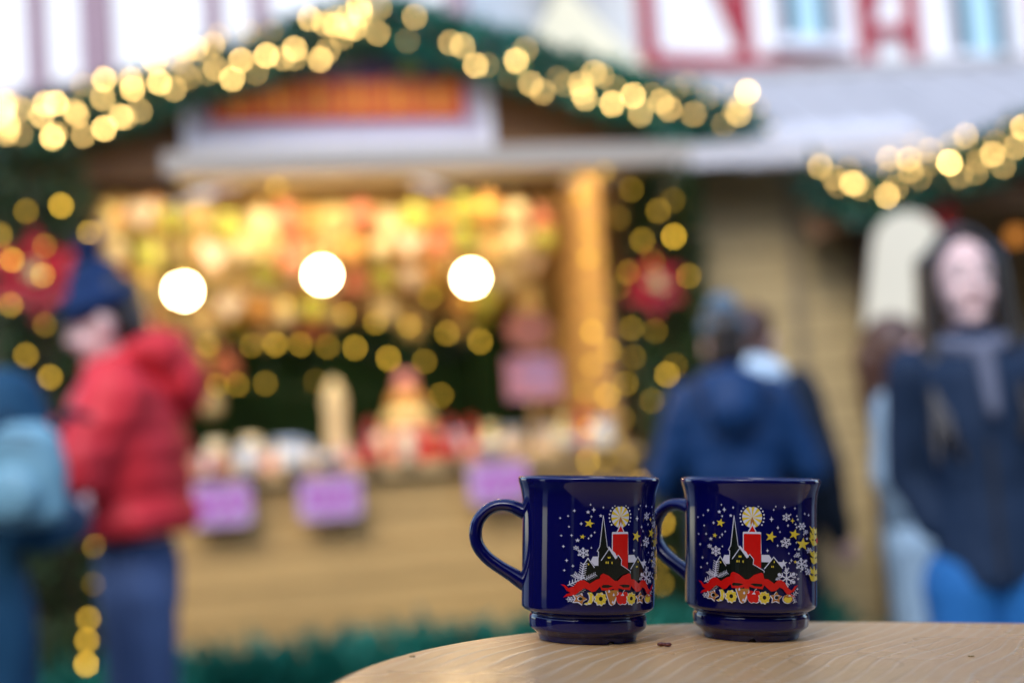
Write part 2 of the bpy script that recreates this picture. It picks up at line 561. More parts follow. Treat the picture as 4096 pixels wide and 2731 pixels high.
def house(name, label, loc, rz, x0, x1, h, wall_m, timber_m, beams, windows, depth=6.0, roof_h=2.6):
    t = thing(name, label, 'house', loc, rz)
    MB().box(x0, x1, 0, depth, 0, h).build('wall', wall_m, t)
    for i, (a, b, c, d, w) in enumerate(beams):
        m = MB(); off = 0.0015 * (i % 9); beam(m, a, b, c, d, w, -0.05 - off, -0.002)
        m.build('timber', timber_m, t)
    for (wx0, wx1, wz0, wz1, style) in windows:
        m = MB()
        fw = 0.07
        m.box(wx0 - fw, wx0, -0.09, -0.003, wz0 - fw, wz1 + fw); m.box(wx1, wx1 + fw, -0.09, -0.003, wz0 - fw, wz1 + fw)
        m.box(wx0, wx1, -0.09, -0.003, wz0 - fw, wz0); m.box(wx0, wx1, -0.09, -0.003, wz1, wz1 + fw)
        w = m.build('window', WHITE_PAINT, t)
        n = 2
        mid = (wx0 + wx1) / 2
        for k in range(n):
            a = wx0 if k == 0 else mid + 0.02
            b = mid - 0.02 if k == 0 else wx1
            MB().box(a, b, -0.03, -0.004, wz0, wz1).build('pane', GLASS_DARK, w)
        MB().box(mid - 0.02, mid + 0.02, -0.07, -0.004, wz0, wz1).build('mullion', WHITE_PAINT, w)
        MB().box(wx0 - fw - .04, wx1 + fw + .04, -0.16, -0.004, wz0 - fw - 0.06, wz0 - fw).build('sill', WHITE_PAINT, w)
        if style:                                   # pale blind drawn in the middle
            MB().box(wx0 + (wx1-wx0)*.26, wx1 - (wx1-wx0)*.26, -0.075, -0.071, wz0, wz1).build('blind', BLIND, w)
    m = MB(); mid = depth / 2
    m.add([(x0-.3,-.4,h),(x1+.3,-.4,h),(x1+.3,mid,h+roof_h),(x0-.3,mid,h+roof_h),(x0-.3,depth+.4,h),(x1+.3,depth+.4,h),
           (x0-.3,-.4,h-.12),(x1+.3,-.4,h-.12),(x1+.3,depth+.4,h-.12),(x0-.3,depth+.4,h-.12)],
          [(0,1,2,3),(3,2,5,4),(6,7,1,0),(4,5,8,9),(6,0,3,4,9),(1,7,8,5,2),(6,9,8,7)])
    r = m.build('roof', TILE, t)
    for k in range(6):
        MB().box(x0-.32, x1+.32, -0.03, 0.03, 0, 0.05, M=Matrix.Translation((0, -.4 + (mid+.4)*(k+.5)/6, h + roof_h*(k+.5)/6)) @ Matrix.Rotation(math.atan2(roof_h, mid+.4), 4, 'X')).build('tile_course', TILE, r)
    m = MB(); m.box(x1 - 1.2, x1 - .7, mid - .3, mid + .3, h + roof_h - .7, h + roof_h + .6); m.build('chimney', TILE, r)
    return t

beams = []
for x in (0.05, 1.05, 2.40, 2.94, 4.5, 5.6):
    beams.append((x, 0.2, x, 7.4, 0.17))
for x in (0.05, 1.05, 2.40, 2.94, 4.5):
    nx = {0.05: 1.05, 1.05: 2.40, 2.40: 2.94, 2.94: 4.5, 4.5: 5.6}[x]
    z = 4.70 if x < 2.3 else (5.06 if x < 2.9 else 4.56)
    beams.append((x + .08, z, nx - .08, z, 0.13))
    beams.append((x + .08, 3.45, nx - .08, 3.45, 0.22))
    beams.append((x + .08, 6.7, nx - .08, 6.7, 0.16))
beams += [(1.0, 4.95, 0.35, 6.6, 0.14), (1.12, 4.6, 1.12, 4.1, 0.10), (2.33, 4.6, 1.7, 3.6, .13), (3.05, 4.5, 3.6, 3.6, .13), (2.94, 6.6, 2.45, 5.2, .1), (4.55, 4.9, 5.4, 6.6, .14)]
house('timbered_house', 'white half-timbered house with red beams and tall windows behind the market', (1.38, 12.77, 0), R(20), -0.05, 5.7, 7.5,
      PLASTER, TIMBER_RED, beams,
      [(1.42, 2.04, 4.95, 6.3, 1), (3.38, 4.08, 4.86, 6.2, 1), (1.42, 2.04, 1.6, 2.9, 0), (3.38, 4.08, 1.6, 2.9, 0)])
beams = []
for x, w in ((-3.2, .2), (-1.70, .2), (-1.10, .32), (0.02, .16), (0.46, .16), (1.35, .16), (2.2, .16)):
    beams.append((x, 0.2, x, 7.4, w))
for a, b in ((-3.2, -1.70), (-1.70, -1.10), (-1.10, .02), (.02, .46), (.46, 1.35), (1.35, 2.2)):
    beams.append((a + .15, 4.62, b - .1, 4.62, 0.26)); beams.append((a + .15, 6.9, b - .1, 6.9, 0.2)); beams.append((a + .15, 3.2, b - .1, 3.2, 0.2))
house('timbered_house', 'white half-timbered house with mauve-grey beams behind the lit stall gable', (-2.378, 11.945, 0), R(-15), -4.2, 2.28, 7.5,
      PLASTER, TIMBER_MAUVE, beams, [(-2.8, -2.1, 1.4, 2.8, 0), (-.85, -.25, 1.4, 2.8, 0)])
# rose house in the gap between both, farther back
house('rendered_house', 'rose rendered house in the gap between the half-timbered houses', (-0.6, 15.5, 0), R(4), -1.4, 0.62, 6.4,
      PLASTER_PINK, TIMBER_MAUVE, [(-1.35, .2, -1.35, 6.2, .14)], [(-.9, -.3, 3.0, 4.2, 0)], 5.0, 2.2)
house('rendered_house', 'plain white rendered house added to fill the pale gap left of the red-beamed house', (1.1, 16.2, 0), R(8), -0.9, 2.6, 7.6,  # added white facade, fills the pale gap instead of sky
      PLASTER, TIMBER_MAUVE, [(-.8, .2, -.8, 7.4, .1)], [(.4, 1.1, 2.4, 3.8, 0)], 5.0, 2.2)

# unseen tall houses added to shade the stalls and be mirrored in the mugs
for x0, x1, hh, lab, wm in ((-15, -4.2, 8.6, 'added tall ochre house unseen behind the viewer, mirrored in the mugs', mat('ochre_plaster', (.42, .34, .23), .85, .08, 2, .2)),
                       (-4.0, 6.0, 9.0, 'added tall grey house unseen behind the viewer, mirrored in the mugs', mat('grey_plaster', (.40, .37, .34), .85, .08, 2, .2)),
                       (6.2, 17, 8.4, 'added tall brown house unseen behind the viewer, mirrored in the mugs', mat('brown_plaster', (.38, .28, .2), .85, .08, 2, .2))):
    w_ = (x1 - x0)
    wins = []
    for fl in range(2):
        for k in range(4):
            a = -w_ / 2 + w_ * (k + .5) / 4 - .5
            wins.append((a, a + 1.0, 3.4 + 2.5 * fl, 4.9 + 2.5 * fl, 0))
    house('unseen_town_house', lab, ((x0 + x1) / 2, -14.0, 0), PI, -w_ / 2, w_ / 2, hh, wm, TIMBER_MAUVE,
          [(-w_ / 2 + .1, .2, -w_ / 2 + .1, hh - .1, .2), (w_ / 2 - .1, .2, w_ / 2 - .1, hh - .1, .2), (-w_ / 2 + .2, 3.0, w_ / 2 - .2, 3.0, .25)], wins, 7.0, 3.0)

# ------------------------------------------------------------------ cream tent
t = thing('market_tent', 'cream canvas tent roof above the right slope of the lit stall', 'tent', (.50, 9.3, 0), R(6))
cor = [(-.85, -.9), (.85, -.9), (.85, .9), (-.85, .9)]
m = MB()
rings = []
for k in range(6):
    q = k / 5.0
    zz = 3.15 + 1.15 * (q ** 1.35)
    rings.append([(x * (1 - q * .985), y * (1 - q * .985), zz) for x, y in cor])
for k in range(5):
    for j in range(4):
        a, b = rings[k][j], rings[k][(j + 1) % 4]
        c, d = rings[k + 1][(j + 1) % 4], rings[k + 1][j]
        m.add([a, b, c, d], [(0, 1, 2, 3)])
m.build('canopy', CREAM_CANVAS, t)
m = MB()
for j in range(4):
    a, b = cor[j], cor[(j + 1) % 4]
    m.add([a + (3.15,), b + (3.15,), b + (2.9,), a + (2.9,)], [(0, 1, 2, 3)])
m.build('valance', CREAM_CANVAS, t)
for x, y in cor:
    MB().tube((x * .985, y * .985, 0), (x * .985, y * .985, 3.12), 0.03).build('pole', DARK_METAL, t)

# ------------------------------------------------------------------ middle hut with plank wall
t = thing('market_hut', 'closed hut of greyed horizontal planks under a pale sheet roof', 'hut', (1.0, 6.25, 0), R(4))
pl = MB().box(-0.62, 0.62, -0.012, 0.012, 0, 0.115).mesh('plank', W_GREY)
pl2 = MB().box(-0.5, 0.5, -0.012, 0.012, 0, 0.115).mesh('plank', W_GREY)
for k in range(19):
    z = 0.06 + k * 0.12
    put('plank', pl, t, (0.14, random.uniform(-.003, .003), z))
    put('plank', pl2, t, (1.30, random.uniform(-.003, .003), z))
MB().box(0.765, 0.80, 0.02, 0.05, 0.05, 2.34).build('door_jamb', W_DARK, t)
MB().box(-0.50, 1.8, 0.06, 0.09, 0.0, 2.34).build('inner_lining', W_DARK, t)
for x in (-0.52, 1.84):
    MB().box(x - .04, x + .04, -.04, .06, 0, 2.36).build('corner_post', W_GREY, t)
    MB().box(x - .02, x + .02, .061, 1.9, 0, 2.34).build('side_wall', W_GREY, t)
MB().box(-0.5, 1.82, 1.9, 1.93, 0, 2.34).build('back_wall', W_GREY, t)
m = MB()
ang = math.atan2(0.78, 1.5)
n = 26
prev = None
for k in range(n):                       # shallow folded sheet
    x0 = -0.75 + 2.75 * k / n; x1 = -0.75 + 2.75 * (k + 1) / n
    d0 = 0.012 if k % 2 else 0.0
    m.add([(x0, -.28, 2.385 + d0), (x1, -.28, 2.385 + d0), (x1, 1.25, 3.13 + d0), (x0, 1.25, 3.13 + d0),
           (x0, -.28, 2.355), (x1, -.28, 2.355), (x1, 1.25, 3.10), (x0, 1.25, 3.10)],
          [(0, 1, 2, 3), (5, 4, 7, 6), (4, 5, 1, 0), (6, 7, 3, 2), (4, 0, 3, 7), (1, 5, 6, 2)])
m.build('roof_sheet', PALE_SHEET, t)
MB().box(-0.75, 2.0, 1.2, 1.32, 3.12, 3.17).build('ridge_cap', PALE_SHEET, t)
m = MB(); m.add([(-.75,1.32,3.13),(2.0,1.32,3.13),(2.0,2.3,2.5),(-.75,2.3,2.5)],[(0,1,2,3)]); m.build('rear_roof_sheet', PALE_SHEET, t)
m = MB(); m.box(-0.76, 2.01, -.31, -.285, 2.30, 2.40); m.build('eave_board', PALE_SHEET, t)

# ------------------------------------------------------------------ narrow plank kiosk between the stalls
t = thing('plank_kiosk', 'narrow beige plank kiosk with lavender-white awning between the two stalls', 'kiosk', (1.07, 5.62, 0), R(3))
ka = MB().box(-.185, .185, -.012, .012, 0, .112).mesh('plank', W_GREY)
kb = MB().box(-.125, .125, -.012, .012, 0, .112).mesh('plank', W_GREY)
for k in range(19):
    z = .04 + k * .118
    put('plank', ka, t, (-.135, random.uniform(-.003, .003), z))
    put('plank', kb, t, (.225, random.uniform(-.003, .003), z))
MB().box(.055, .095, -.002, .03, .02, 2.28).build('jamb', W_GREY_D, t)
for x in (-.335, .365):
    MB().box(x - .014, x + .014, -.025, .05, 0, 2.29).build('corner_post', W_GREY, t)
    MB().box(x - .012, x + .012, .051, .62, 0, 2.28).build('side_wall', W_GREY, t)
MB().box(-.32, .35, .05, .07, 0, 2.28).build('lining', W_DARK, t)
m = MB()
n = 12
for k in range(n):
    x0, x1 = -.44 + .98 * k / n, -.44 + .98 * (k + 1) / n
    d = .004 * (k % 2)
    m.add([(x0, -.28, 2.315 + d), (x1, -.28, 2.315 + d), (x1, -.06, 2.42 + d), (x0, -.06, 2.42 + d), (x0, -.28, 2.308), (x1, -.28, 2.308), (x1, -.06, 2.41), (x0, -.06, 2.41)],
          [(0, 1, 2, 3), (5, 4, 7, 6), (4, 5, 1, 0), (6, 7, 3, 2), (4, 0, 3, 7), (1, 5, 6, 2)])
aw = m.build('awning', AWNING, t)
MB().box(-.44, .54, -.292, -.282, 2.235, 2.322).build('valance', AWNING, aw)
for x in (-.40, .50):
    MB().tube((x, -.27, 2.30), (x * .85, -.03, 1.95), .007).build('arm', DARK_METAL, aw)

# ------------------------------------------------------------------ stall builder
def gable_planks(t, cx, apex, slope, half, zbot, y, m, th=0.02, step=0.095):
    z = zbot
    while z < apex - 0.06:
        z1 = min(z + step - 0.006, apex - 0.02)
        w0 = min(half, (apex - z) / slope); w1 = min(half, (apex - z1) / slope)
        MB().prism([(cx - w0, z), (cx + w0, z), (cx + w1, z1), (cx - w1, z1)], y - th / 2, y + th / 2).build('plank', m, t)
        z += step

def stall_shell(t, cx, half, apex, slope, depth, open0, open1, counter_z, opening_top, front_m, gable_m, side_m, inner_m, wl, wr):
    eave = apex - slope * half
    gable_planks(t, cx, apex, slope, half, opening_top, 0.0, gable_m)
    # front cheeks, vertical boards
    for a, b in ((wl, open0), (open1, wr)):
        n = max(1, round((b - a) / 0.115)); w = (b - a) / n
        for k in range(n):
            MB().box(a + k * w + .002, a + (k + 1) * w - .002, -.012 + random.uniform(-.003, .003), .012, .05, opening_top - .003).build('plank', side_m, t)
    n = int((counter_z - .1) / .118)
    hgt = (counter_z - .05 - .05) / n
    for k in range(n):
        MB().box(open0 + .002, open1 - .002, -.014 + random.uniform(-.004, .004), .014, .05 + k * hgt + .003, .05 + (k + 1) * hgt - .003).build('plank', front_m, t)
    MB().box(open0 + .02, open1 - .02, .02, .04, .05, counter_z - .06).build('counter_lining', inner_m, t)
    MB().box(open0 - .0, open1 + .0, -.07, .46, counter_z - .045, counter_z).build('counter_top', inner_m, t)
    for s, x in ((-1, wl), (1, wr)):
        MB().box(x - .02, x + .02, .014, depth, .0, apex - slope * abs(x - cx) - .03).build('side_wall', inner_m, t)
    MB().prism([(wl + .02, 0), (wr - .02, 0), (wr - .02, apex - slope * (wr - cx) - .03), (cx, apex - .03), (wl + .02, apex - slope * (cx - wl) - .03)], depth - .04, depth).build('back_wall', inner_m, t)
    MB().box(wl + .02, wr - .02, .05, depth - .04, .0, .05).build('floor_board', inner_m, t)
    for s in (-1, 1):
        n = 9
        for k in range(n):                          # roof boards, overlapping up the slope
            q0, q1 = k / n, (k + 1.06) / n
            xa, xb = cx + s * (half + .12) * (1 - q0), cx + s * (half + .12) * (1 - q1 if q1 < 1 else 0)
            za, zb = apex + .05 - slope * abs(xa - cx), apex + .05 - slope * abs(xb - cx)
            lift = .006
            v = [(xa, -.09, za + lift), (xb, -.09, zb), (xb, depth + .15, zb), (xa, depth + .15, za + lift),
                 (xa, -.09, za - .018 + lift), (xb, -.09, zb - .018), (xb, depth + .15, zb - .018), (xa, depth + .15, za - .018 + lift)]
            MB().add(v, [(0,1,2,3),(7,6,5,4),(0,4,5,1),(1,5,6,2),(2,6,7,3),(3,7,4,0)]).build('roof_board', ROOF_FELT, t)
        xa, za = cx + s * (half + .13), apex + .02 - slope * (half + .13)
        m = MB(); beam(m, xa, za, cx + s * .01, apex + .02, .10, -.115, -.092)
        m.build('barge_board', gable_m, t)

def light_string(name, label, origin, rz, bulbs, material, radius=0.008, group=None, gap=None):
    t = thing(name, label, 'fairy lights', origin, rz, group)
    me = MB().ell((0, 0, 0), (radius, radius, radius * 1.15), 8, 6).mesh('bulb', material, True)
    order = sorted(bulbs, key=gap) if gap else bulbs
    pts = []
    for i, b in enumerate(order):
        p = Vector(b[:3])
        if i:
            q = pts[-1]
            mid = (p + q) / 2; mid.y += 0.02; mid.z -= 0.012
            pts.append(mid)
        pts.append(p + Vector((0, 0.012, 0.006)))
    MB().path(pts, 0.0016, 5).build('wire', WIRE, t)
    for b in bulbs:
        o = put('bulb', me, t, b[:3])
        o.color = (1, 1, 1, b[3] ** 1.5)
    return t

def garland(name, label, origin, rz, pts, radius, count, m, length=0.07, cat='fir garland', squash=1.0):
    t = thing(name, label, cat, origin, rz)
    MB().path(pts, 0.008, 6).build('stem', TWIG, t)
    fir('needles', pts, radius, count, m, t, length, 0.3, squash)
    return t

def poinsettia(label, origin, rz, c, size):
    t = thing('poinsettia', label, 'artificial flower', tuple(Vector(origin) + Matrix.Rotation(rz, 3, 'Z') @ Vector(c)), rz)
    for layer, (n, ln, tilt) in enumerate(((6, 1.0, .15), (6, .72, .45), (4, .42, .75))):
        for k in range(n):
            a = 2 * PI * (k + .5 * layer) / n
            v = []
            for q, w in ((0.02, .03), (.3, .17), (.55, .2), (.8, .11), (1.0, .0)):
                for s in (-1, 0, 1):
                    v.append((w * s * size, -(.02 * layer + math.sin(tilt) * q * .35) * size - (0 if s else -.02 * size), q * ln * size))
            f = []
            for i in range(4):
                for s in range(2):
                    f.append((i*3+s, i*3+s+1, (i+1)*3+s+1, (i+1)*3+s))
            mm = MB(); M = Matrix.Rotation(a, 4, 'Y')
            mm.add([M @ Vector(p) for p in v], f)
            mm.build('petal', RED_PETAL, t)
    m = MB()
    for k in range(7):
        a = k * 2.4; m.ell((math.cos(a) * .012 * k ** .5, -.05, math.sin(a) * .012 * k ** .5), .012, 6, 4)
    m.build('centre', STRAW, t)
    return t

# where each bulb sits on its garland: x, y, z in stall space and brightness
BULBS_GABLE_LEFT = [(-1.218,-0.271,2.466,0.9),(-1.213,-0.246,2.426,0.6),(-1.208,-0.26,2.402,0.5),(-1.169,-0.242,2.475,0.5),(-1.173,-0.24,2.391,0.3),(-1.216,-0.285,2.487,0.6),(-1.227,-0.289,2.441,0.8),(-1.222,-0.223,2.396,0.5),(-1.203,-0.269,2.496,0.3),(-1.089,-0.271,2.484,0.8),(-1.058,-0.21,2.502,1),(-1.102,-0.252,2.448,0.7),(-1.074,-0.223,2.381,1),(-1.059,-0.252,2.386,0.5),(-0.996,-0.239,2.466,0.6),(-0.985,-0.278,2.44,0.5),(-0.971,-0.239,2.383,0.5),(-0.894,-0.221,2.581,0.9),(-0.901,-0.248,2.508,0.6),(-0.805,-0.231,2.575,0.6),(-0.801,-0.236,2.542,0.9),(-0.899,-0.285,2.394,1),(-0.846,-0.229,2.448,0.8),(-0.831,-0.243,2.441,0.4),(-0.78,-0.266,2.458,0.4),(-0.722,-0.288,2.623,0.8),(-0.711,-0.221,2.569,1),(-0.662,-0.252,2.536,0.5),(-0.966,-0.232,2.56,0.3),(-0.805,-0.22,2.583,0.4),(-0.623,-0.233,2.715,0.3),(-0.615,-0.216,2.683,0.5),(-0.579,-0.258,2.676,0.6),(-0.522,-0.226,2.701,0.5),(-0.61,-0.254,2.577,0.3),(-0.542,-0.215,2.603,0.3),(-0.462,-0.22,2.58,0.9),(-0.43,-0.282,2.628,0.8),(-0.518,-0.279,2.601,0.5),(-0.502,-0.273,2.719,0.3),(-0.396,-0.213,2.75,0.3),(-0.38,-0.255,2.591,0.3),(-0.34,-0.24,2.656,1),(-0.321,-0.266,2.736,0.2),(-0.284,-0.249,2.645,0.5),(-0.241,-0.259,2.674,0.8),(-0.244,-0.262,2.641,0.4),(-0.181,-0.243,2.789,0.7),(-0.153,-0.243,2.641,0.8),(-0.122,-0.218,2.68,0.5),(-0.129,-0.235,2.773,0.6),(-0.083,-0.216,2.795,0.8),(-0.091,-0.221,2.772,0.7),(-0.045,-0.211,2.808,0.9),(-0.05,-0.236,2.761,0.7),(-0.073,-0.277,2.711,0.4),(-0.656,-0.221,2.655,0.4),(-0.623,-0.213,2.615,0.4)]
BULBS_GABLE_RIGHT = [(0.0,-0.218,2.839,0.9),(0.0,-0.244,2.802,0.8),(-0.022,-0.233,2.757,0.7),(0.067,-0.273,2.82,0.4),(0.061,-0.223,2.741,0.5),(0.196,-0.244,2.795,0.5),(0.16,-0.267,2.7,0.2),(0.313,-0.285,2.686,0.5),(0.369,-0.222,2.694,0.6),(0.416,-0.211,2.624,0.8),(0.442,-0.283,2.604,0.25),(0.564,-0.226,2.636,1),(0.596,-0.257,2.671,0.35),(0.601,-0.278,2.535,0.6),(0.646,-0.266,2.507,0.5),(0.54,-0.228,2.574,0.15),(0.861,-0.22,2.59,0.6),(0.868,-0.286,2.561,0.4),(0.8,-0.241,2.543,0.6),(0.79,-0.286,2.5,0.6),(0.816,-0.233,2.492,0.7),(0.71,-0.264,2.557,0.25),(0.749,-0.22,2.547,0.3),(0.924,-0.212,2.474,1),(0.995,-0.25,2.494,1),(1.032,-0.21,2.433,0.5),(0.923,-0.265,2.521,0.3),(1.007,-0.284,2.426,0.4),(1.106,-0.242,2.472,0.6),(1.12,-0.287,2.434,0.6),(1.213,-0.274,2.414,0.3),(1.068,-0.257,2.494,0.3),(1.169,-0.241,2.519,0.2),(1.206,-0.278,2.533,0.2),(1.216,-0.287,2.412,0.35),(1.303,-0.221,2.485,0.7),(1.445,-0.265,2.5,1),(1.412,-0.213,2.502,0.2),(1.358,-0.218,2.387,0.3),(1.404,-0.26,2.416,0.6),(1.393,-0.253,2.429,0.4),(1.424,-0.248,2.459,0.4),(1.493,-0.238,2.449,0.2),(1.536,-0.242,2.367,0.15)]
BULBS_COLUMN_RIGHT = [(0.754,-0.296,2.115,0.5),(0.848,-0.293,2.202,0.4),(0.779,-0.274,1.99,0.4),(0.761,-0.3,1.888,0.5),(0.816,-0.304,1.881,0.2),(0.768,-0.287,1.766,0.2),(0.939,-0.316,2.13,0.35),(1.037,-0.312,2.049,0.45),(1.111,-0.271,2.094,0.3),(0.972,-0.299,1.944,0.5),(1.095,-0.297,1.955,1.0),(0.899,-0.329,1.826,0.4),(0.968,-0.305,1.723,0.6),(1.081,-0.295,1.735,0.5),(1.128,-0.329,1.803,0.5),(0.758,-0.293,1.62,0.6),(0.818,-0.292,1.551,0.5),(0.736,-0.326,1.499,0.45),(0.906,-0.292,1.626,0.4),(0.868,-0.302,1.428,0.4),(0.8,-0.289,1.389,0.6),(1.023,-0.309,1.45,0.7),(1.063,-0.288,1.481,0.3),(0.721,-0.286,1.281,0.5),(0.837,-0.329,1.303,0.25),(0.697,-0.326,1.161,0.5),(0.772,-0.289,1.161,0.4),(0.705,-0.272,1.068,0.6),(0.888,-0.315,1.075,0.4),(0.965,-0.303,0.921,0.7),(0.962,-0.294,0.797,0.35),(0.941,-0.311,0.707,0.35),(0.765,-0.308,2.192,0.3),(0.883,-0.311,2.028,0.25),(0.778,-0.308,1.684,0.3),(0.717,-0.294,1.406,0.35),(0.812,-0.312,1.228,0.3),(1.004,-0.307,1.865,0.25),(0.909,-0.284,1.522,0.3),(0.984,-0.328,1.609,0.3),(0.745,-0.296,1.248,0.25),(0.871,-0.286,1.777,0.25),(0.958,-0.311,1.359,0.3),(0.846,-0.317,1.163,0.3)]
BULBS_COLUMN_LEFT = [(-1.05,-0.282,2.135,0.9),(-1.159,-0.316,2.113,0.4),(-0.961,-0.319,2.033,0.7),(-1.106,-0.304,1.997,0.35),(-1.212,-0.288,1.959,0.8),(-1.115,-0.324,1.895,0.7),(-0.991,-0.311,1.906,0.9),(-1.22,-0.31,1.804,0.5),(-1.045,-0.28,1.781,0.5),(-1.116,-0.304,1.735,0.3),(-1.002,-0.279,1.655,0.8),(-1.178,-0.32,1.635,0.5),(-1.107,-0.31,1.56,0.6),(-1.247,-0.291,2.04,0.5),(-0.992,-0.277,0.995,0.4),(-0.937,-0.303,0.837,1.0),(-1.02,-0.316,0.767,0.6),(-0.964,-0.323,0.734,0.4),(-1.029,-0.298,0.696,0.7),(-1.033,-0.319,0.623,0.9),(-1.09,-0.282,1.053,0.25),(-1.001,-0.28,0.875,0.2)]
BULBS_OPENING = [(-0.788,-0.213,1.894,0.4),(-0.7,-0.209,2.058,0.4),(-0.327,-0.188,2.197,0.5),(0.425,-0.194,2.112,0.6),(-0.32,-0.188,1.779,0.5),(-0.224,-0.206,1.757,0.3),(-0.12,-0.215,1.733,0.5),(-0.01,-0.208,1.7,0.5),(0.113,-0.188,1.684,0.5),(0.192,-0.209,1.781,0.4),(0.245,-0.206,1.649,0.5),(0.33,-0.203,1.764,0.3),(0.364,-0.203,1.614,0.6),(-0.592,-0.204,1.648,0.4),(-0.444,-0.183,1.643,0.4),(-0.364,-0.214,1.64,0.6),(-0.278,-0.22,1.635,0.5),(-0.181,-0.182,1.626,0.4),(-0.085,-0.185,1.616,0.6),(0.032,-0.181,1.572,0.7),(0.157,-0.203,1.553,0.4),(-0.571,-0.182,1.51,0.4),(-0.5,-0.183,1.509,0.4),(-0.405,-0.211,1.506,0.35),(-0.23,-0.19,1.505,0.2),(0.212,-0.187,1.429,0.4)]
BULBS_NEIGHBOUR = [(0.092,-0.23,2.198,0.6),(0.104,-0.239,2.229,0.2),(0.136,-0.253,2.145,0.4),(0.201,-0.25,2.12,0.7),(0.215,-0.256,2.115,0.6),(0.148,-0.266,2.113,0.3),(0.24,-0.235,2.1,0.4),(0.194,-0.253,2.174,0.25),(0.332,-0.221,2.067,0.8),(0.341,-0.267,2.198,0.5),(0.425,-0.216,2.198,0.6),(0.426,-0.228,2.153,0.5),(0.369,-0.215,2.093,0.6),(0.352,-0.216,2.151,0.4),(0.454,-0.216,2.125,0.4),(0.502,-0.235,2.224,0.4),(0.484,-0.269,2.163,0.3),(0.571,-0.225,2.17,1.5),(0.631,-0.26,2.261,0.5),(0.597,-0.252,2.112,0.4),(0.672,-0.23,2.216,0.4),(0.67,-0.239,2.164,0.4),(0.725,-0.245,2.186,0.8),(0.767,-0.214,2.144,0.4),(0.792,-0.233,2.284,0.2),(0.812,-0.25,2.206,0.6),(0.842,-0.255,2.275,0.9),(0.667,-0.218,2.129,0.35),(0.579,-0.241,2.239,0.35),(0.453,-0.223,2.254,0.2),(0.739,-0.249,2.229,0.3)]

# ================================================================== the lit stall
SO, SR = (-0.5148, 5.2137, 0.0), R(13)
SM = Matrix.Translation(SO) @ Matrix.Rotation(SR, 4, 'Z')
def S(x, y, z): return tuple(SM @ Vector((x, y, z)))
CX, HALF, APEX, SL = 0.06, 1.43, 2.79, 0.325
st = thing('market_stall', 'wooden market stall with dark gable, open hatch and honey-coloured counter front', 'market stall', SO, SR)
stall_shell(st, CX, HALF, APEX, SL, 1.9, -0.98, 0.98, 1.205, 2.30, W_GOLD, W_GABLE, W_DARK, W_INNER, -1.36, 1.27)
# raised hatch with pale front edge
m = MB(); Mx = Matrix.Translation((0.12, 0, 2.262)) @ Matrix.Rotation(R(5), 4, 'X')
hatch = MB().box(-.81, .94, -.56, -.03, -.018, .012, M=Mx).build('hatch', HATCH_W, st)
MB().box(-.83, .96, -.585, -.561, -.04, .03, M=Mx).build('edge_board', PALE_BOARD, hatch)
for x in (-.6, .1, .75):
    MB().box(x, x + .05, -.55, -.05, .0125, .032, M=Mx).build('batten', HATCH_W, hatch)
for x in (-.8, .93):
    MB().tube(Mx @ Vector((x, -.5, -.02)), (x + .12, -.02, 1.75), .009).build('stay', DARK_METAL, hatch)
# board above the opening and two front posts
MB().box(-.98, .98, -.045, -.016, 2.27, 2.40).build('lintel_board', W_GABLE, st)
for x in (-1.03, 1.03):
    MB().box(x - .045, x + .045, -.06, -.017, .0, 2.3).build('post', W_DARK, st)
# inside: stepped shelf under green cloth and back cloth
MB().box(-.97, 1.0, 1.40, 1.42, 1.0, 1.86).build('back_cloth', GREEN_CLOTH, st)
for k in range(3):
    MB().box(-.9, .95, .62 + .22 * k, .84 + .22 * k, 1.0 + .1 * k, 1.09 + .1 * k).build('shelf', GREEN_CLOTH, st)
for y in (.34, .58, .82):
    MB().tube((-1.25, y, 2.262), (1.42, y, 2.262), .008).build('hanging_rail', BRASS, st)
MB().box(.915, .935, .02, 1.84, 1.0, 2.28).build('partition', W_INNER, st)
MB().box(.62, .74, 1.2, 1.24, 1.0, 2.28).build('curtain', GREEN_CLOTH, st)

# sign on the gable: pale frame, red field, orange strokes too blurred to read
sg = thing('gable_sign', 'pale framed sign with orange lettering on a red band', 'sign', S(0, -.035, 0), SR)
MB().box(-.60, .46, -.012, .012, 2.40, 2.62).build('panel', LILAC_PAINT, sg)
MB().box(-.54, .40, -.018, -.013, 2.465, 2.615).build('red_band', SIGN_RED, sg)
for x0, x1, z0, z1 in ((-.64, -.60, 2.36, 2.62), (.46, .50, 2.36, 2.62), (-.60, .46, 2.36, 2.40)):
    MB().box(x0, x1, -.03, .012, z0, z1).build('frame_strip', WHITE_PAINT, sg)
x = -.50
k = 0
while x < .37:                            # angular upright strokes
    w = (.028, .036, .022, .032)[k % 4]
    hh = (.125, .105, .14, .105, .115)[k % 5]
    MB().prism([(x, 2.49), (x + w, 2.482), (x + w, 2.49 + hh * .93), (x + w * .4, 2.49 + hh), (x, 2.49 + hh * .9)], -.026, -.0185).build('letter_stroke', SIGN_ORANGE, sg)
    x += w + (.014, .014, .030)[k % 3]
    k += 1
MB().prism([(-.22, 2.622), (.34, 2.622), (.26, 2.70), (.10, 2.75), (-.12, 2.70)], -.016, .012).build('painted_top', SIGN_DARK, sg)
MB().prism([(.16, 2.635), (.24, 2.635), (.22, 2.69), (.16, 2.70)], -.022, -.017).build('painted_tree', OLIVE, sg)
MB().prism([(-.12, 2.635), (.02, 2.635), (.0, 2.68), (-.10, 2.69)], -.022, -.017).build('painted_roof', TIMBER_MAUVE, sg)

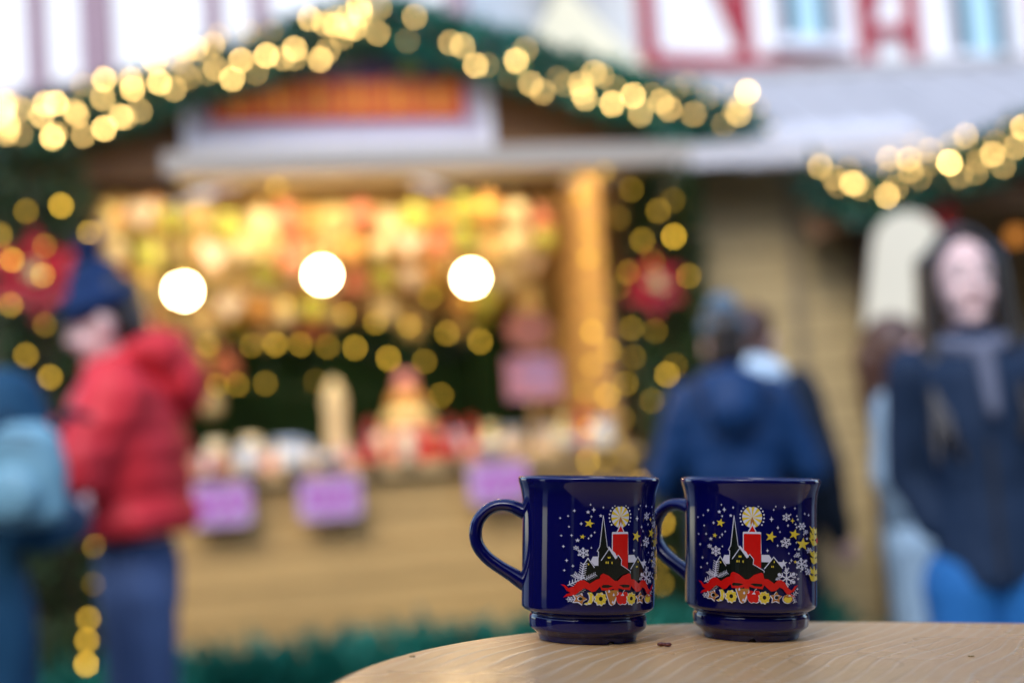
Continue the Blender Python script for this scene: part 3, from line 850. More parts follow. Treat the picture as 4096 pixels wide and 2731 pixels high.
# fir garlands and lights
garland('fir_garland', 'fir garland with lights along the left slope of the gable', SO, SR,
        [(CX - HALF - .1, -.14, 2.38), (-.9, -.14, 2.51), (-.4, -.14, 2.67), (CX, -.14, 2.83)], 0.075, 2200, NEEDLE)
garland('fir_garland', 'teal-green fir garland down the right slope of the gable', SO, SR,
        [(CX, -.14, 2.83), (.5, -.14, 2.70), (1.0, -.14, 2.54), (CX + HALF + .02, -.14, 2.38)], 0.075, 2200, NEEDLE_T)
garland('fir_garland', 'lit fir garland down the post right of the hatch', SO, SR,
        [(1.13, -.12, 2.30), (1.11, -.13, 1.8), (1.10, -.13, 1.2), (1.08, -.13, .5)], 0.115, 3400, NEEDLE_D)
garland('fir_garland', 'lit fir garland down the post behind the red jacket', SO, SR,
        [(-1.16, -.12, 2.3), (-1.14, -.13, 1.8), (-1.1, -.13, 1.1), (-1.02, -.13, .2)], 0.16, 3600, NEEDLE_D)
light_string('fairy_light_string', 'warm light string massed along the left gable slope', SO, SR, BULBS_GABLE_LEFT, BULB, gap=lambda b: b[0])
light_string('fairy_light_string', 'warm light string scattered down the right gable slope', SO, SR, BULBS_GABLE_RIGHT, BULB, gap=lambda b: b[0])
light_string('fairy_light_string', 'amber light string on the fir post right of the hatch', SO, SR, BULBS_COLUMN_RIGHT, BULB_AMBER, gap=lambda b: -b[2])
light_string('fairy_light_string', 'amber light string on the fir post behind the red jacket', SO, SR, BULBS_COLUMN_LEFT, BULB_AMBER, gap=lambda b: -b[2])
light_string('fairy_light_string', 'amber light string looped across the stall opening', SO, SR, BULBS_OPENING, BULB_AMBER, gap=lambda b: (round(b[2] * 7), b[0]))
poinsettia('red poinsettia bloom on the lit post right of the hatch', SO, SR, (1.00, -.30, 1.78), .13)
poinsettia('red poinsettia bloom on the post beside the blue bobble hat', SO, SR, (-1.14, -.27, 1.905), .17)

# boughs heaped along the foot of the stall and of the hut
t = thing('fir_bough_heap', 'heap of teal fir boughs along the foot of the honey-coloured counter', 'fir boughs', S(0, -.3, 0), SR)
fir('needles', [(-1.4, 0, .26), (-.4, 0, .28), (.4, 0, .29), (1.5, 0, .26)], .34, 15000, NEEDLE_T, t, .11, .1, .95)
MB().path([(-1.4, .1, .1), (0, .1, .15), (1.5, .1, .1)], .02, 6).build('branch', TWIG, t)
t = thing('fir_bough_heap', 'heap of green fir boughs at the foot of the grey plank hut', 'fir boughs', (1.35, 5.98, 0), R(4))
fir('needles', [(-.45, 0, .2), (.7, 0, .22)], .28, 6000, NEEDLE_T, t, .11, .1, .95)
MB().path([(-.45, .1, .1), (.7, .1, .1)], .02, 6).build('branch', TWIG, t)

# unseen strip lamp added behind the board to brighten the goods inside
t = thing('added_strip_lamp', 'warm unseen strip lamp added behind the board over the stall opening', 'lamp', S(0, .09, 2.345), SR)
MB().tube((-.88, 0, 0), (.9, 0, 0), .012, n=12).build('tube', FILL_STRIP, t, True)
for x in (-.91, .91):
    MB().tube((x, 0, 0), (x + (.03 if x < 0 else .02), 0, 0), .018, n=12).build('holder', WHITE_PAINT, t)
# pendant lamps
def pendant(label, x, y, z, r, m, origin_M, top=2.27):
    t = thing('pendant_lamp', label, 'lamp', tuple(origin_M @ Vector((x, y, z))), 0, 'bare globe lamps hanging in the stalls')
    MB().ell((0, 0, 0), r, 20, 14).build('globe', m, t, True)
    MB().lathe([(.012, r * .93), (.02, r * .95), (.018, r * 1.5), (.006, r * 1.6)], 12).build('socket', BRASS, t, True)
    MB().tube((0, 0, r * 1.55), (0, 0, top - z), .003, n=6).build('cord', DARK_METAL, t)
pendant('globe lamp glowing beside the red hood', -.667, .0, 1.867, .044, LAMP, SM)
pendant('globe lamp glowing in the middle of the stall opening', -.167, .0, 1.904, .044, LAMP, SM)
pendant('globe lamp glowing at the right of the stall opening', .388, .0, 1.871, .044, LAMP, SM)

# ------------------------------------------------------------------ hanging ornaments
def star_poly(n, r0, r1, ph=PI / 2):
    return [((r0 if k % 2 == 0 else r1) * math.cos(ph + PI * k / n), (r0 if k % 2 == 0 else r1) * math.sin(ph + PI * k / n)) for k in range(2 * n)]
def heart_poly(s):
    return [(s * .95 * math.sin(a) ** 3, s * .062 * (13 * math.cos(a) - 5 * math.cos(2*a) - 2 * math.cos(3*a) - math.cos(4*a))) for a in [-2 * PI * k / 24 for k in range(24)]][::-1]

ORN = {}
def ornament_kind(key, parts):
    ORN[key] = parts
cap_me = MB().lathe([(.006, .036), (.007, .036), (.007, .046), (.003, .048)], 8).mesh('cap', BRASS)
def bauble_me(m): return MB().ell((0, 0, 0), .038, 16, 10).mesh('ball', m, True)
cord_me = MB().tube((0, 0, .03), (0, 0, 1.0), .0012, n=4).mesh('cord', STRAW)
kinds = [
    ('bauble', 'olive glass bauble hanging in the rows under the hatch', 'bauble', [('ball', bauble_me(OLIVE)), ('cap', cap_me)]),
    ('bauble', 'cream glass bauble hanging in the rows under the hatch', 'bauble', [('ball', bauble_me(CREAM)), ('cap', cap_me)]),
    ('bauble', 'orange bauble hanging in the rows under the hatch', 'bauble', [('ball', bauble_me(ORANGE)), ('cap', cap_me)]),
    ('straw_star', 'straw star hanging in the rows under the hatch', 'straw star', [('star', MB().prism(star_poly(8, .062, .026), -.004, .004).mesh('star', STRAW)), ('knot', MB().ell((0, -.006, 0), .012, 8, 6).mesh('knot', RED_LAC))]),
    ('gingerbread_heart', 'iced gingerbread heart hanging in the rows under the hatch', 'gingerbread', [('biscuit', MB().prism(heart_poly(.058), -.007, .007).mesh('biscuit', GINGER)), ('icing', MB().prism(heart_poly(.040), -.0095, -.0072).mesh('icing', ICING))]),
    ('felt_bell', 'salmon felt bell hanging in the rows under the hatch', 'bell', [('bell', MB().lathe([(.045, -.04), (.036, -.01), (.028, .02), (.012, .036), (.002, .04)], 14).mesh('bell', SALMON, True)), ('clapper', MB().ell((0, 0, -.045), .01, 8, 6).mesh('clapper', BRASS))]),
]
ZONES = ('left of the left globe lamp', 'between the left and middle globe lamps', 'between the middle and right globe lamps', 'right of the right globe lamp')
ROWS = ('front', 'second', 'back')
TIERS = ('top', 'second', 'third', 'fourth', 'bottom')
SHORT = ('olive glass bauble', 'cream glass bauble', 'orange bauble', 'straw star', 'iced gingerbread heart', 'salmon felt bell')
used = {}
def hang(wts, x, y, z, row, tier, sc_, rr):
    zone = 0 if x < -.667 else 1 if x < -.14 else 2 if x < .45 else 3
    key = (row, tier, zone)
    free = [k for k in range(6) if k not in used.setdefault(key, [])]
    if not free: return
    kind = rr.choices(free, [wts[k] for k in free])[0]
    used[key].append(kind)
    name, label, cat, parts = kinds[kind]
    t = thing(name, '%s, %s row, %s tier, %s' % (SHORT[kind], ROWS[row], TIERS[tier], ZONES[zone]), cat, S(x, y, z), SR + rr.uniform(-.5, .5), 'ornaments hanging under the hatch')
    for pn, me in parts: put(pn, me, t, scale=sc_)
    put('cord', cord_me, t, scale=(1, 1, (2.26 - z) / 1.0))
rr = random.Random(5)
for row, (y, zs) in enumerate(((.34, (2.18, 2.05)), (.58, (2.15, 1.99, 1.85)), (.82, (2.14, 1.96, 1.81, 1.67, 1.53)))):
    for iz, z in enumerate(zs):
        x = -.93 + rr.uniform(0, .06)
        while x < .80:
            if not (iz == 2 and x > -.1 and rr.random() < .35) and not (iz > 2 and x > -.42 - .1 * (iz - 3)):
                wts = [1.2, 2.2, .9, 2.2, .8, .4] if x < 0 else [1.2, 1.6, 1.5, 1.5, 1.2, .6]
                if iz == 0: wts[0] += 1.2; wts[1] += .8
                hang(wts, x, y + rr.uniform(-.04, .04), z + rr.uniform(-.035, .035), row, iz, rr.uniform(1.2, 1.6), rr)
            x += rr.uniform(.09, .125)

# ------------------------------------------------------------------ goods on the counter
def good(name, label, cat, x, y, parts, rz=0, sc_=1.0, z=1.2055, group='goods on the stall counter'):
    t = thing(name, label, cat, S(x, y, z), SR + rz, group, sc_)
    for pn, me in parts: put(pn, me, t)
    return t
candle = [('candle', MB().lathe([(.032, 0), (.033, .002), (.033, .118), (.028, .122), (.004, .118)], 16).mesh('candle', CREAM, True)), ('wick', MB().tube((0, 0, .118), (.002, 0, .132), .0016, n=5).mesh('wick', W_DARK))]
jar = [('jar', MB().lathe([(.036, 0), (.042, .006), (.042, .06), (.034, .072), (.034, .08)], 16).mesh('jar', ICING, True)), ('lid', MB().lathe([(.037, .0805), (.039, .083), (.039, .096), (.034, .099)], 16).mesh('lid', BLUE_TIN, True))]
gift = [('box', MB().box(-.05, .05, -.04, .04, 0, .07).mesh('box', SALMON)), ('ribbon', MB().box(-.008, .008, -.0415, .0415, .001, .0715).box(-.0515, .0515, -.008, .008, .0012, .0725).mesh('ribbon', ICING))]
figure = [('body', MB().lathe([(.034, 0), (.036, .004), (.03, .05), (.022, .075), (.014, .082)], 14).mesh('body', RED_LAC, True)), ('head', MB().ell((0, 0, .098), .02, 12, 8).mesh('head', PINK, True)), ('cap', MB().lathe([(.022, .106), (.023, .11), (.013, .135), (.002, .165)], 12).mesh('cap', RED_LAC, True))]
bowl = [('bowl', MB().lathe([(.025, 0), (.03, .002), (.052, .03), (.062, .052), (.058, .052), (.045, .028), (.01, .012)], 18).mesh('bowl', ICING, True)), ('nuts', MB().ell((-.02, 0, .04), .018, 8, 6).ell((.018, .01, .042), .02, 8, 6).ell((0, -.02, .044), .017, 8, 6).mesh('nuts', GINGER, True))]
bag = [('bag', MB().loft([(0, 0, 0, .045, .03), (0, 0, .05, .05, .034), (0, 0, .09, .03, .02), (0, 0, .1, .014, .012), (0, 0, .13, .035, .01)], 14).mesh('bag', STRAW, True)), ('tie', MB().lathe([(.016, .096), (.018, .1), (.016, .104)], 10).mesh('tie', RED_LAC))]
GK = [('pillar_candle', 'cream pillar candle standing among the goods on the counter', 'candle', candle),
      ('lidded_jar', 'white jar with pale blue lid on the counter', 'jar', jar),
      ('gift_box', 'salmon gift box tied with white ribbon on the counter', 'gift box', gift),
      ('wooden_figure', 'small red wooden figure with pointed cap on the counter', 'figure', figure),
      ('nut_bowl', 'white bowl of nuts on the counter', 'bowl', bowl),
      ('biscuit_bag', 'straw-yellow bag of biscuits tied red on the counter', 'bag', bag)]
GSHORT = ('cream pillar candle', 'white jar with pale blue lid', 'salmon gift box with white ribbon', 'small red wooden figure', 'white bowl of nuts', 'straw-yellow biscuit bag')
GROWS = ('front counter row', 'second counter row', 'third counter row', 'back counter row')
GZ = ('behind the red jacket', 'above the left lilac card', 'above the middle lilac card', 'left of the tiered pyramid', 'by the right lilac card', 'at the far right end')
rr = random.Random(8)
gused = {}
for row, y in enumerate((-.09, .06, .22, .38)):
    x = -.88
    while x < .86:
        if x < -.15: w = [2, .9, .6, .4, 1.6, 2.0]
        elif x < .45: w = [.6, .5, 2.2, 2.2, .7, .5]
        else: w = [.5, 1.6, .8, .5, 1.6, .3]
        if row == 0: w[1] += 1.4; w[4] += 1.6
        zone = 0 if x < -.68 else 1 if x < -.4 else 2 if x < -.05 else 3 if x < .2 else 4 if x < .52 else 5
        free = [k for k in range(6) if k not in gused.setdefault((row, zone), [])]
        if free and not (row >= 2 and (abs(x + .12) < .1 or abs(x - .16) < .2)) and not (row in (1, 0) and abs(x - .6) < .1):
            k = rr.choices(free, [w[q] for q in free])[0]
            gused[(row, zone)].append(k)
            good(GK[k][0], '%s, %s, %s' % (GSHORT[k], GROWS[row], GZ[zone]), GK[k][2], x, y + rr.uniform(-.012, .012), GK[k][3], rr.uniform(-.4, .4), rr.uniform(.85, 1.05) * (1.0 if row < 2 else 1.1))
        x += rr.uniform(.125, .165)
# taller pieces that stand out
tower = [('base', MB().lathe([(.05, 0), (.055, .004), (.055, .02), (.04, .026)], 16).mesh('base', W_INNER, True)),
         ('column', MB().lathe([(.030, .026), (.034, .05), (.030, .16), (.036, .2), (.02, .25), (.004, .27)], 16).mesh('column', CREAM, True))]
good('turned_candlestick', 'tall cream turned candlestick rising above the counter goods', 'candlestick', -.12, .30, tower, 0, 1.25, group=None)
pyr = []
for k, (mm_, r_) in enumerate(((RED_LAC, .13), (SALMON, .105), (STRAW, .08), (ORANGE, .055), (PINK, .03))):
    pyr.append(('tier', MB().lathe([(r_, .055 * k), (r_ + .008, .055 * k + .012), (r_ * .8, .055 * k + .05), (r_ * .6, .055 * k + .0545)], 18).mesh('tier', mm_, True)))
good('tiered_pyramid', 'red, yellow and pink tiered Christmas pyramid on the counter', 'pyramid', .16, .30, pyr, 0, 1.25, group=None)
t = thing('price_board', 'salmon disc and lilac price board on a stick at the counter end', 'price board', S(.60, .02, 1.2055), SR)
MB().tube((0, .012, .0), (0, .012, .5), .008).build('stick', W_INNER, t)
MB().lathe([(.05, 0), (.05, .012), (.02, .016)], 14).build('foot', W_INNER, t)
m = MB(); m.prism([(.085 * math.cos(a), .46 + .075 * math.sin(a)) for a in [2 * PI * k / 24 for k in range(24)]], -.012, .0); m.build('disc', SALMON, t)
MB().box(-.10, .11, -.014, .0, .20, .36).build('plate', PINK, t)
for k, (a, b, z) in enumerate(((-.02, .08, .33), (-.06, .09, .29), (0, .09, .25))):
    MB().box(a, b, -.018, -.0145, z, z + .018).build('writing_stroke', LILAC, t)
for i, (x, z, lab) in enumerate(((-.58, 1.10, 'lilac card with magenta writing on the counter beside the red jacket'), (-.196, 1.095, 'lilac card with purple writing in the middle of the counter front'), (.418, 1.105, 'lilac card with purple writing behind the left mug'))):
    t = thing('price_card', lab, 'price card', S(x, -.10, z), SR, 'cards hanging on the counter front')
    rnd = random.Random(i)
    pts = []
    for cx_, cz_, a0 in ((.085, .05, 0), (-.085, .05, 90), (-.085, -.05, 180), (.085, -.05, 270)):
        for q in range(4): pts.append((cx_ + .025 * math.cos(R(a0 + 30 * q)), cz_ + .025 * math.sin(R(a0 + 30 * q))))
    MB().prism(pts, -.004, .004).build('card', LILAC, t)
    for r_ in range(3):
        x_ = -.09 + rnd.uniform(0, .02)
        while x_ < .07:
            w_ = rnd.uniform(.02, .045)
            z_ = .034 - .034 * r_
            MB().prism([(x_, z_ - .012), (x_ + w_, z_ - .008 + rnd.uniform(-.003, .003)), (x_ + w_, z_ + .01), (x_ + w_ * .3, z_ + .013)], -.0065, -.0042).build('writing_stroke', PURPLE, t)
            x_ += w_ + .012
    for s in (-1, 1):
        MB().tube((s * .07, .01, .07), (s * .07, .02, 1.20 - z), .0015, n=4).build('string', WIRE, t)

# ================================================================== neighbouring stall at the right
NO, NR = (1.1235, 5.5178, 0.0), R(-4)
NM = Matrix.Translation(NO) @ Matrix.Rotation(NR, 4, 'Z')
def Nn(x, y, z): return tuple(NM @ Vector((x, y, z)))
ns = thing('market_stall', 'dark brown market stall at the right edge with swagged garland', 'market stall', NO, NR)
stall_shell(ns, 1.62, 1.45, 2.47, 0.325, 1.8, .34, 2.9, 1.1, 2.02, W_DARK, W_GABLE, W_DARK, W_DARK, .27, 2.97)
MB().box(.45, .62, -.03, -.014, 1.90, 2.10).build('red_panel', RED_LAC, ns)
pts = [(.06, -.16, 2.20), (.14, -.16, 2.13), (.26, -.16, 2.08), (.38, -.16, 2.09), (.56, -.16, 2.15), (.86, -.16, 2.25), (1.3, -.16, 2.38), (1.62, -.16, 2.48)]
garland('fir_garland', 'drooping fir garland on the eave of the dark stall at right', NO, NR, pts, .065, 2000, NEEDLE)
light_string('fairy_light_string', 'warm light string on the eave of the dark stall at right', NO, NR, BULBS_NEIGHBOUR, BULB, gap=lambda b: b[0])
pendant('small orange globe lamp in the dark stall behind the smiling woman', .95, .35, 1.95, .035, LAMP_SMALL, NM, 2.05)
t = thing('hanging_board', 'cream round-topped wooden board hanging beside the smiling woman', 'board', Nn(.31, -.30, 1.54), NR)
t.rotation_euler = (0, R(9), NR)
pts = [(-.125, 0), (.10, 0)] + [(.125 * math.cos(a) + .01, .33 + .125 * math.sin(a)) for a in [R(q) for q in range(0, 181, 15)]]
MB().prism(pts, -.012, .012).build('panel', mat('cream_board', (0.72, 0.66, 0.50), 0.6, 0.06, 4), t)
for s in (-1, 1):
    MB().tube((s * .05, 0, .43), (s * .05, .15, .62), .003, n=5).build('cord', WIRE, t)

# ================================================================== stall behind the viewer (its raised hatch is mirrored at the top of the mugs)
BO, BR_ = (0.45, -1.15, 0.0), PI + R(5)
bs = thing('market_stall', 'brown market stall behind the viewer, its raised hatch mirrored in the mugs', 'market stall', BO, BR_)
stall_shell(bs, 0, 1.7, 2.95, .325, 1.9, -1.2, 1.2, 1.1, 2.35, W_DARK, W_GABLE, W_DARK, W_DARK, -1.5, 1.5)
Mx = Matrix.Translation((0, 0, 2.33)) @ Matrix.Rotation(R(-4), 4, 'X')
hatch = MB().box(-1.15, 1.15, -.85, -.03, -.018, .012, M=Mx).build('hatch', W_GABLE, bs)
MB().box(-1.17, 1.17, -.875, -.851, -.05, .045, M=Mx).build('edge_board', W_GABLE, hatch)
for o_, r_, lab in (((-3.1, -.75, 0), PI + R(-22), 'added unseen closed brown stall behind the viewer to the left, mirrored in the mugs'), ((4.1, -.7, 0), PI + R(26), 'added unseen closed brown stall behind the viewer to the right, mirrored in the mugs')):  # unseen flanking stalls, added to darken what the mugs reflect
    q = thing('market_stall', lab, 'market stall', o_, r_)
    stall_shell(q, 0, 1.7, 3.0, .325, 1.9, -1.2, 1.2, 1.1, 2.2, W_DARK, W_GABLE, W_DARK, W_DARK, -1.5, 1.5)
    for k in range(9):
        MB().box(-1.19, 1.19, -.016, .012, 1.105 + .121 * k, 1.222 + .121 * k).build('shutter_plank', W_DARK, q)
for o_, r_, lab in (((-4.0, 2.2, 0), PI / 2, 'added brown stall out of view on the left of the table'), ((4.6, 2.4, 0), -PI / 2, 'added brown stall out of view on the right of the table')):  # side stalls added out of view to keep the mug reflections dark
    q = thing('market_stall', lab, 'market stall', o_, r_)
    stall_shell(q, 0, 1.7, 3.0, .325, 1.9, -1.2, 1.2, 1.1, 2.2, W_DARK, W_GABLE, W_DARK, W_DARK, -1.5, 1.5)
    for k in range(9):
        MB().box(-1.19, 1.19, -.016, .012, 1.105 + .121 * k, 1.222 + .121 * k).build('shutter_plank', W_DARK, q)

# ================================================================== people
SKIN = mat('skin', (0.74, 0.50, 0.46), 0.5, 0.08, 30)
def hand(mb, w, d, n, side, curl=.5):
    d = Vector(d).normalized(); n = Vector(n); n = (n - d * n.dot(d)).normalized(); s = d.cross(n).normalized() * side
    w = Vector(w)
    mb.cap(w, w + d * .03, .022, .026, 8)
    for k in range(4):
        o = (k - 1.5) * .021
        b = w + d * .05 + s * o
        mb.cap(w + d * .02 + s * o * .8, b + d * .03, .012, .011, 8)
        L = (.036, .042, .038, .03)[k]
        p1 = b + d * .03 + (d * math.cos(curl) + n * math.sin(curl)) * L
        p2 = p1 + (d * math.cos(curl * 2.3) + n * math.sin(curl * 2.3)) * L * .75
        mb.cap(b + d * .03, p1, .0095, .009, 8); mb.cap(p1, p2, .009, .008, 8)
    t0 = w + d * .015 - s * .025
    t1 = t0 - s * .03 + d * .03 + n * .01
    mb.cap(t0, t1, .012, .010, 8); mb.cap(t1, t1 + d * .028 + n * .012, .010, .0085, 8)

def person(label, loc, rz, h, coat_m, trouser_m, boot_m, hair_m, arms, hem=.86, flare=.0, pitch=0.0, turn=0.0, puff=1.0, stride=0.0, build=1.0, quilt=0.0, folds=0.009, pockets=False):
    """figure 1.7 m tall facing -Y, scaled to h; arms = ((elbow, wrist, palm normal), (..)) for +X and -X side"""
    t = thing('person', label, 'person', loc, rz, 'people at the market', h / 1.7)
    HM = Matrix.Translation((0, 0, 1.46)) @ Matrix.Rotation(turn, 4, 'Z') @ Matrix.Rotation(pitch, 4, 'X') @ Matrix.Translation((0, 0, -1.46))
    def H(p): return HM @ Vector(p)
    b = MB(); g = min(.95, puff * build * .88)
    b.loft([(0, .0, .86, .13 * g, .10 * g), (0, 0, .95, .15 * g, .11 * g), (0, 0, 1.08, .13 * g, .10 * g), (0, -.005, 1.25, .15 * g, .11 * g), (0, 0, 1.37, .155 * g, .095 * g), (0, .01, 1.43, .085 * g, .07 * g), (0, .01, 1.47, .052, .052)])
    b.cap((0, .015, 1.44), H((0, .01, 1.55)), .052, .05)
    R3 = HM.to_3x3().to_4x4()
    b.ell(H((0, .012, 1.605)), (.077, .096, .095), 18, 12, M=R3)
    b.ell(H((0, -.022, 1.55)), (.062, .066, .075), 16, 10, M=R3)
    b.ell(H((0, -.062, 1.497)), (.028, .024, .02), 10, 8, M=R3)
    b.cap(H((0, -.083, 1.598)), H((0, -.100, 1.566)), .010, .012, 8)
    for s in (-1, 1):
        b.ell(H((s * .078, .01, 1.57)), (.012, .02, .032), 8, 6, M=R3)
        b.ell(H((s * .035, -.062, 1.553)), (.026, .022, .024), 8, 6, M=R3)
        b.cap((s * .085, 0, .90), (s * .095, -.02 + stride * s * .5, .49), .085, .06)
        b.cap((s * .095, -.02 + stride * s * .5, .49), (s * .10, .02 + stride * s, .09), .058, .04)
        b.cap((s * .10, .02 + stride * s, .05), (s * .11, -.12 + stride * s, .035), .045, .036)
        e, w, pn = arms[0 if s > 0 else 1]
        b.cap((s * .16, 0, 1.37), e, .05 * g, .04 * g); b.cap(e, w, .04 * g, .028)
        if not pockets: hand(b, Vector(w), Vector(w) - Vector(e), pn, s)
    blob('body', b, SKIN, t, .0075, 4)
    for s in (-1, 1):
        MB().ell(H((s * .031, -.077, 1.60)), (.012, .008, .007), 10, 8, M=R3).build('eye', ICING, t, True)
        MB().ell(H((s * .031, -.0828, 1.60)), (.005, .003, .0055), 8, 6, M=R3).build('iris', W_DARK, t, True)
        MB().path([H((s * .014, -.087, 1.622)), H((s * .032, -.088, 1.628)), H((s * .050, -.078, 1.622))], .0026, 5).build('eyebrow', hair_m, t)
    MB().path([H((-.030, -.070, 1.540)), H((-.013, -.082, 1.530)), H((.013, -.082, 1.530)), H((.030, -.070, 1.540))], [.002, .004, .004, .002], 6).build('lips', mat('lips', (.45, .12, .12), .4), t, True)
    # trousers and boots
    for s in (-1, 1):
        pass
    b = MB()
    b.loft([(0, 0, .84, .14 * g, .11 * g), (0, 0, .95, .165 * g, .125 * g), (0, 0, 1.02, .15 * g, .115 * g)])
    for s in (-1, 1):
        b.cap((s * .085, 0, .88), (s * .095, -.02 + stride * s * .5, .49), .105, .078)
        b.cap((s * .095, -.02 + stride * s * .5, .49), (s * .10, .02 + stride * s, .12), .076, .062)
    blob('trousers', b, trouser_m, t, .011, 5, 0, .007)
    for s in (-1, 1):
        b = MB()
        b.cap((s * .10, .025 + stride * s, .06), (s * .10, .02 + stride * s, .17), .055, .058)
        b.cap((s * .10, .03 + stride * s, .052), (s * .115, -.14 + stride * s, .045), .05, .043)
        b.box(s * .108 - .05, s * .108 + .05, -.18 + stride * s, .08 + stride * s, .001, .03)
        blob('boot', b, boot_m, t, .01, 3)
    # coat: one continuous garment
    b = MB(); p = puff; bw = build
    rings = [(0, 0, hem, (.175 + flare) * p * bw, (.135 + flare) * p * bw), (0, 0, max(hem + .04, .95), (.185 + flare * .6) * p * bw, (.145 + flare * .5) * p * bw), (0, 0, 1.10, .17 * p * bw, .135 * p * bw),
             (0, -.005, 1.25, .19 * p * bw, .145 * p * bw), (0, 0, 1.37, .195 * p * bw, .125 * p), (0, .01, 1.44, .12 * p, .095 * p), (0, .012, 1.48, .082, .078)]
    b.loft(rings, 24)
    for s in (-1, 1):
        e, w, pn = arms[0 if s > 0 else 1]
        e = Vector(e); w = Vector(w)
        b.cap((s * .165, 0, 1.375), e, .085 * p, .068 * p); b.cap(e, e.lerp(w, .93), .068 * p, .05 * p)
    blob('coat', b, coat_m, t, .011, 6, quilt, folds)
    MB().box(-.006, .006, -.003, .003, hem + .03, 1.40).build('zip', DARK_METAL, t, False, (0, -.142 * p * bw, 0))
    return t, H, R3

def hat_beanie(t, H, R3, m, pom_m=None, slouch=0.0):
    b = MB()
    b.ell(H((0, .012, 1.635)), (.088, .104, .086), 18, 12, M=R3)
    b.ell(H((0, .02 + slouch, 1.70)), (.066, .075, .055), 14, 10, M=R3)
    hat = blob('hat', b, m, t, .008, 4)
    b = MB()
    b.lathe([(.086, 0), (.093, .002), (.095, .025), (.093, .048), (.084, .05)], 28)
    M = Matrix.Translation(H((0, .012, 1.608))) @ R3 @ Matrix.Diagonal((1, 1.18, 1, 1))
    b.v = [tuple(M @ Vector(q)) for q in b.v]
    b.build('cuff', m, hat, True)
    if pom_m:
        b = MB(); c = H((0, .03 + slouch, 1.78)); rnd = random.Random(1)
        for k in range(160):
            d = Vector((rnd.gauss(0, 1), rnd.gauss(0, 1), rnd.gauss(0, 1))).normalized()
            b.tube(c, c + d * rnd.uniform(.032, .045), .004, .0025, 4)
        b.ell(c, .033, 10, 8)
        b.build('pompom', pom_m, hat)

def hood(t, m, y=.12, z=1.47, s=1.0):
    b = MB()
    b.ell((0, y, z), (.15 * s, .09 * s, .085 * s), 16, 10)
    b.ell((0, y + .045, z - .07), (.11 * s, .07 * s, .1 * s), 16, 10)
    for q in (-1, 1):
        b.cap((q * .10, y - .04, z + .01), (q * .075, -.07, z - .03), .045 * s, .03 * s)
    return blob('hood', b, m, t, .011, 5, 0, .012)

def hair_short(t, H, R3, m, back=.5):
    b = MB()
    b.ell(H((0, .03, 1.625)), (.087, .1, .092), 18, 12, M=R3)
    b.ell(H((0, .065, 1.56)), (.078, .06, .09 * (1 + back)), 14, 10, M=R3)
    return blob('hair', b, m, t, .009, 4)

def fabric(name, col, rough=.75, var=.15, bump=.3, bscale=60):
    return mat(name, col, rough, var, 7, bump, bscale, sheen=-1)
RED_COAT = fabric('red_quilted_fabric', (0.62, 0.03, 0.04), .5, .15, .5, 25)
NAVY = fabric('navy_wool', (0.010, 0.024, 0.055))
NAVY_DARK = fabric('dark_navy_cloth', (0.008, 0.016, 0.032))
BLUE_COAT = fabric('royal_blue_fabric', (0.005, 0.032, 0.105), .5, .15, .4, 25)
DENIM = fabric('denim', (0.055, 0.09, 0.19))
DENIM_BRIGHT = fabric('bright_blue_denim', (0.015, 0.12, 0.34))
PALE_COAT = fabric('pale_grey_blue_wool', (0.23, 0.33, 0.42))
PALE_BLUE = fabric('pale_blue_fleece', (0.50, 0.66, 0.80))
GREY_KNIT = fabric('grey_blue_knit', (0.10, 0.16, 0.22), .9, .2, .6, 80)
GREY_SCARF = fabric('grey_knit_scarf', (0.13, 0.14, 0.19), .9, .2, .6, 80)
HAT_BLUE = fabric('blue_knit', (0.010, 0.030, 0.095), .9, .2, .6, 80)
TEAL_COAT = fabric('teal_navy_fabric', (0.012, 0.06, 0.12))
BOOT = mat('black_leather', (0.02, 0.018, 0.017), .4, .2)
HAIR_DARK = mat('dark_brown_hair', (0.018, 0.013, 0.011), .35, .3, 14, .3, 60, (6, 6, 1))
HAIR_BROWN = mat('brown_hair', (0.07, 0.03, 0.02), .4, .3, 14, .3, 60, (6, 6, 1))
BAG_PALE = fabric('pale_steel_blue_nylon', (0.16, 0.32, 0.40), .4, .2, .3, 20)
PHONE = mat('phone_body', (0.02, 0.02, 0.022), .25)

DOWN = (((.27, .02, 1.10), (.27, -.06, .86), (0, -.2, -.1)), ((-.27, .02, 1.10), (-.27, -.06, .86), (0, -.2, -.1)))
# red jacket, in profile looking down at a phone
px, py = -.985, 3.79
t, H, R3 = person('person in red hooded jacket and blue bobble hat looking down', (px, py, 0), R(-80), 1.75, RED_COAT, DENIM, BOOT, HAIR_DARK,
                  (((.24, -.10, 1.20), (.10, -.30, 1.36), (-.6, .3, .4)), ((-.24, -.08, 1.18), (-.09, -.29, 1.35), (.6, .3, .4))), hem=1.03, pitch=R(15), puff=1.17, build=1.06, quilt=.075)
t.rotation_euler.x = R(2.5)
t.scale.y *= .94
hat_beanie(t, H, R3, HAT_BLUE, HAT_BLUE)
hood(t, RED_COAT, .12, 1.48, .95)
hair_short(t, H, R3, HAIR_DARK, .1)
m = MB(); MB().box(-.035, .035, -.075, .075, -.005, .005).build('phone', PHONE)
ph = bpy.data.objects['phone']
ph.location = (px - .41, py - .07, 1.44); ph.rotation_euler = (R(50), 0, R(-80))
tag(ph, 'dark phone held in front of the red jacket', 'phone')

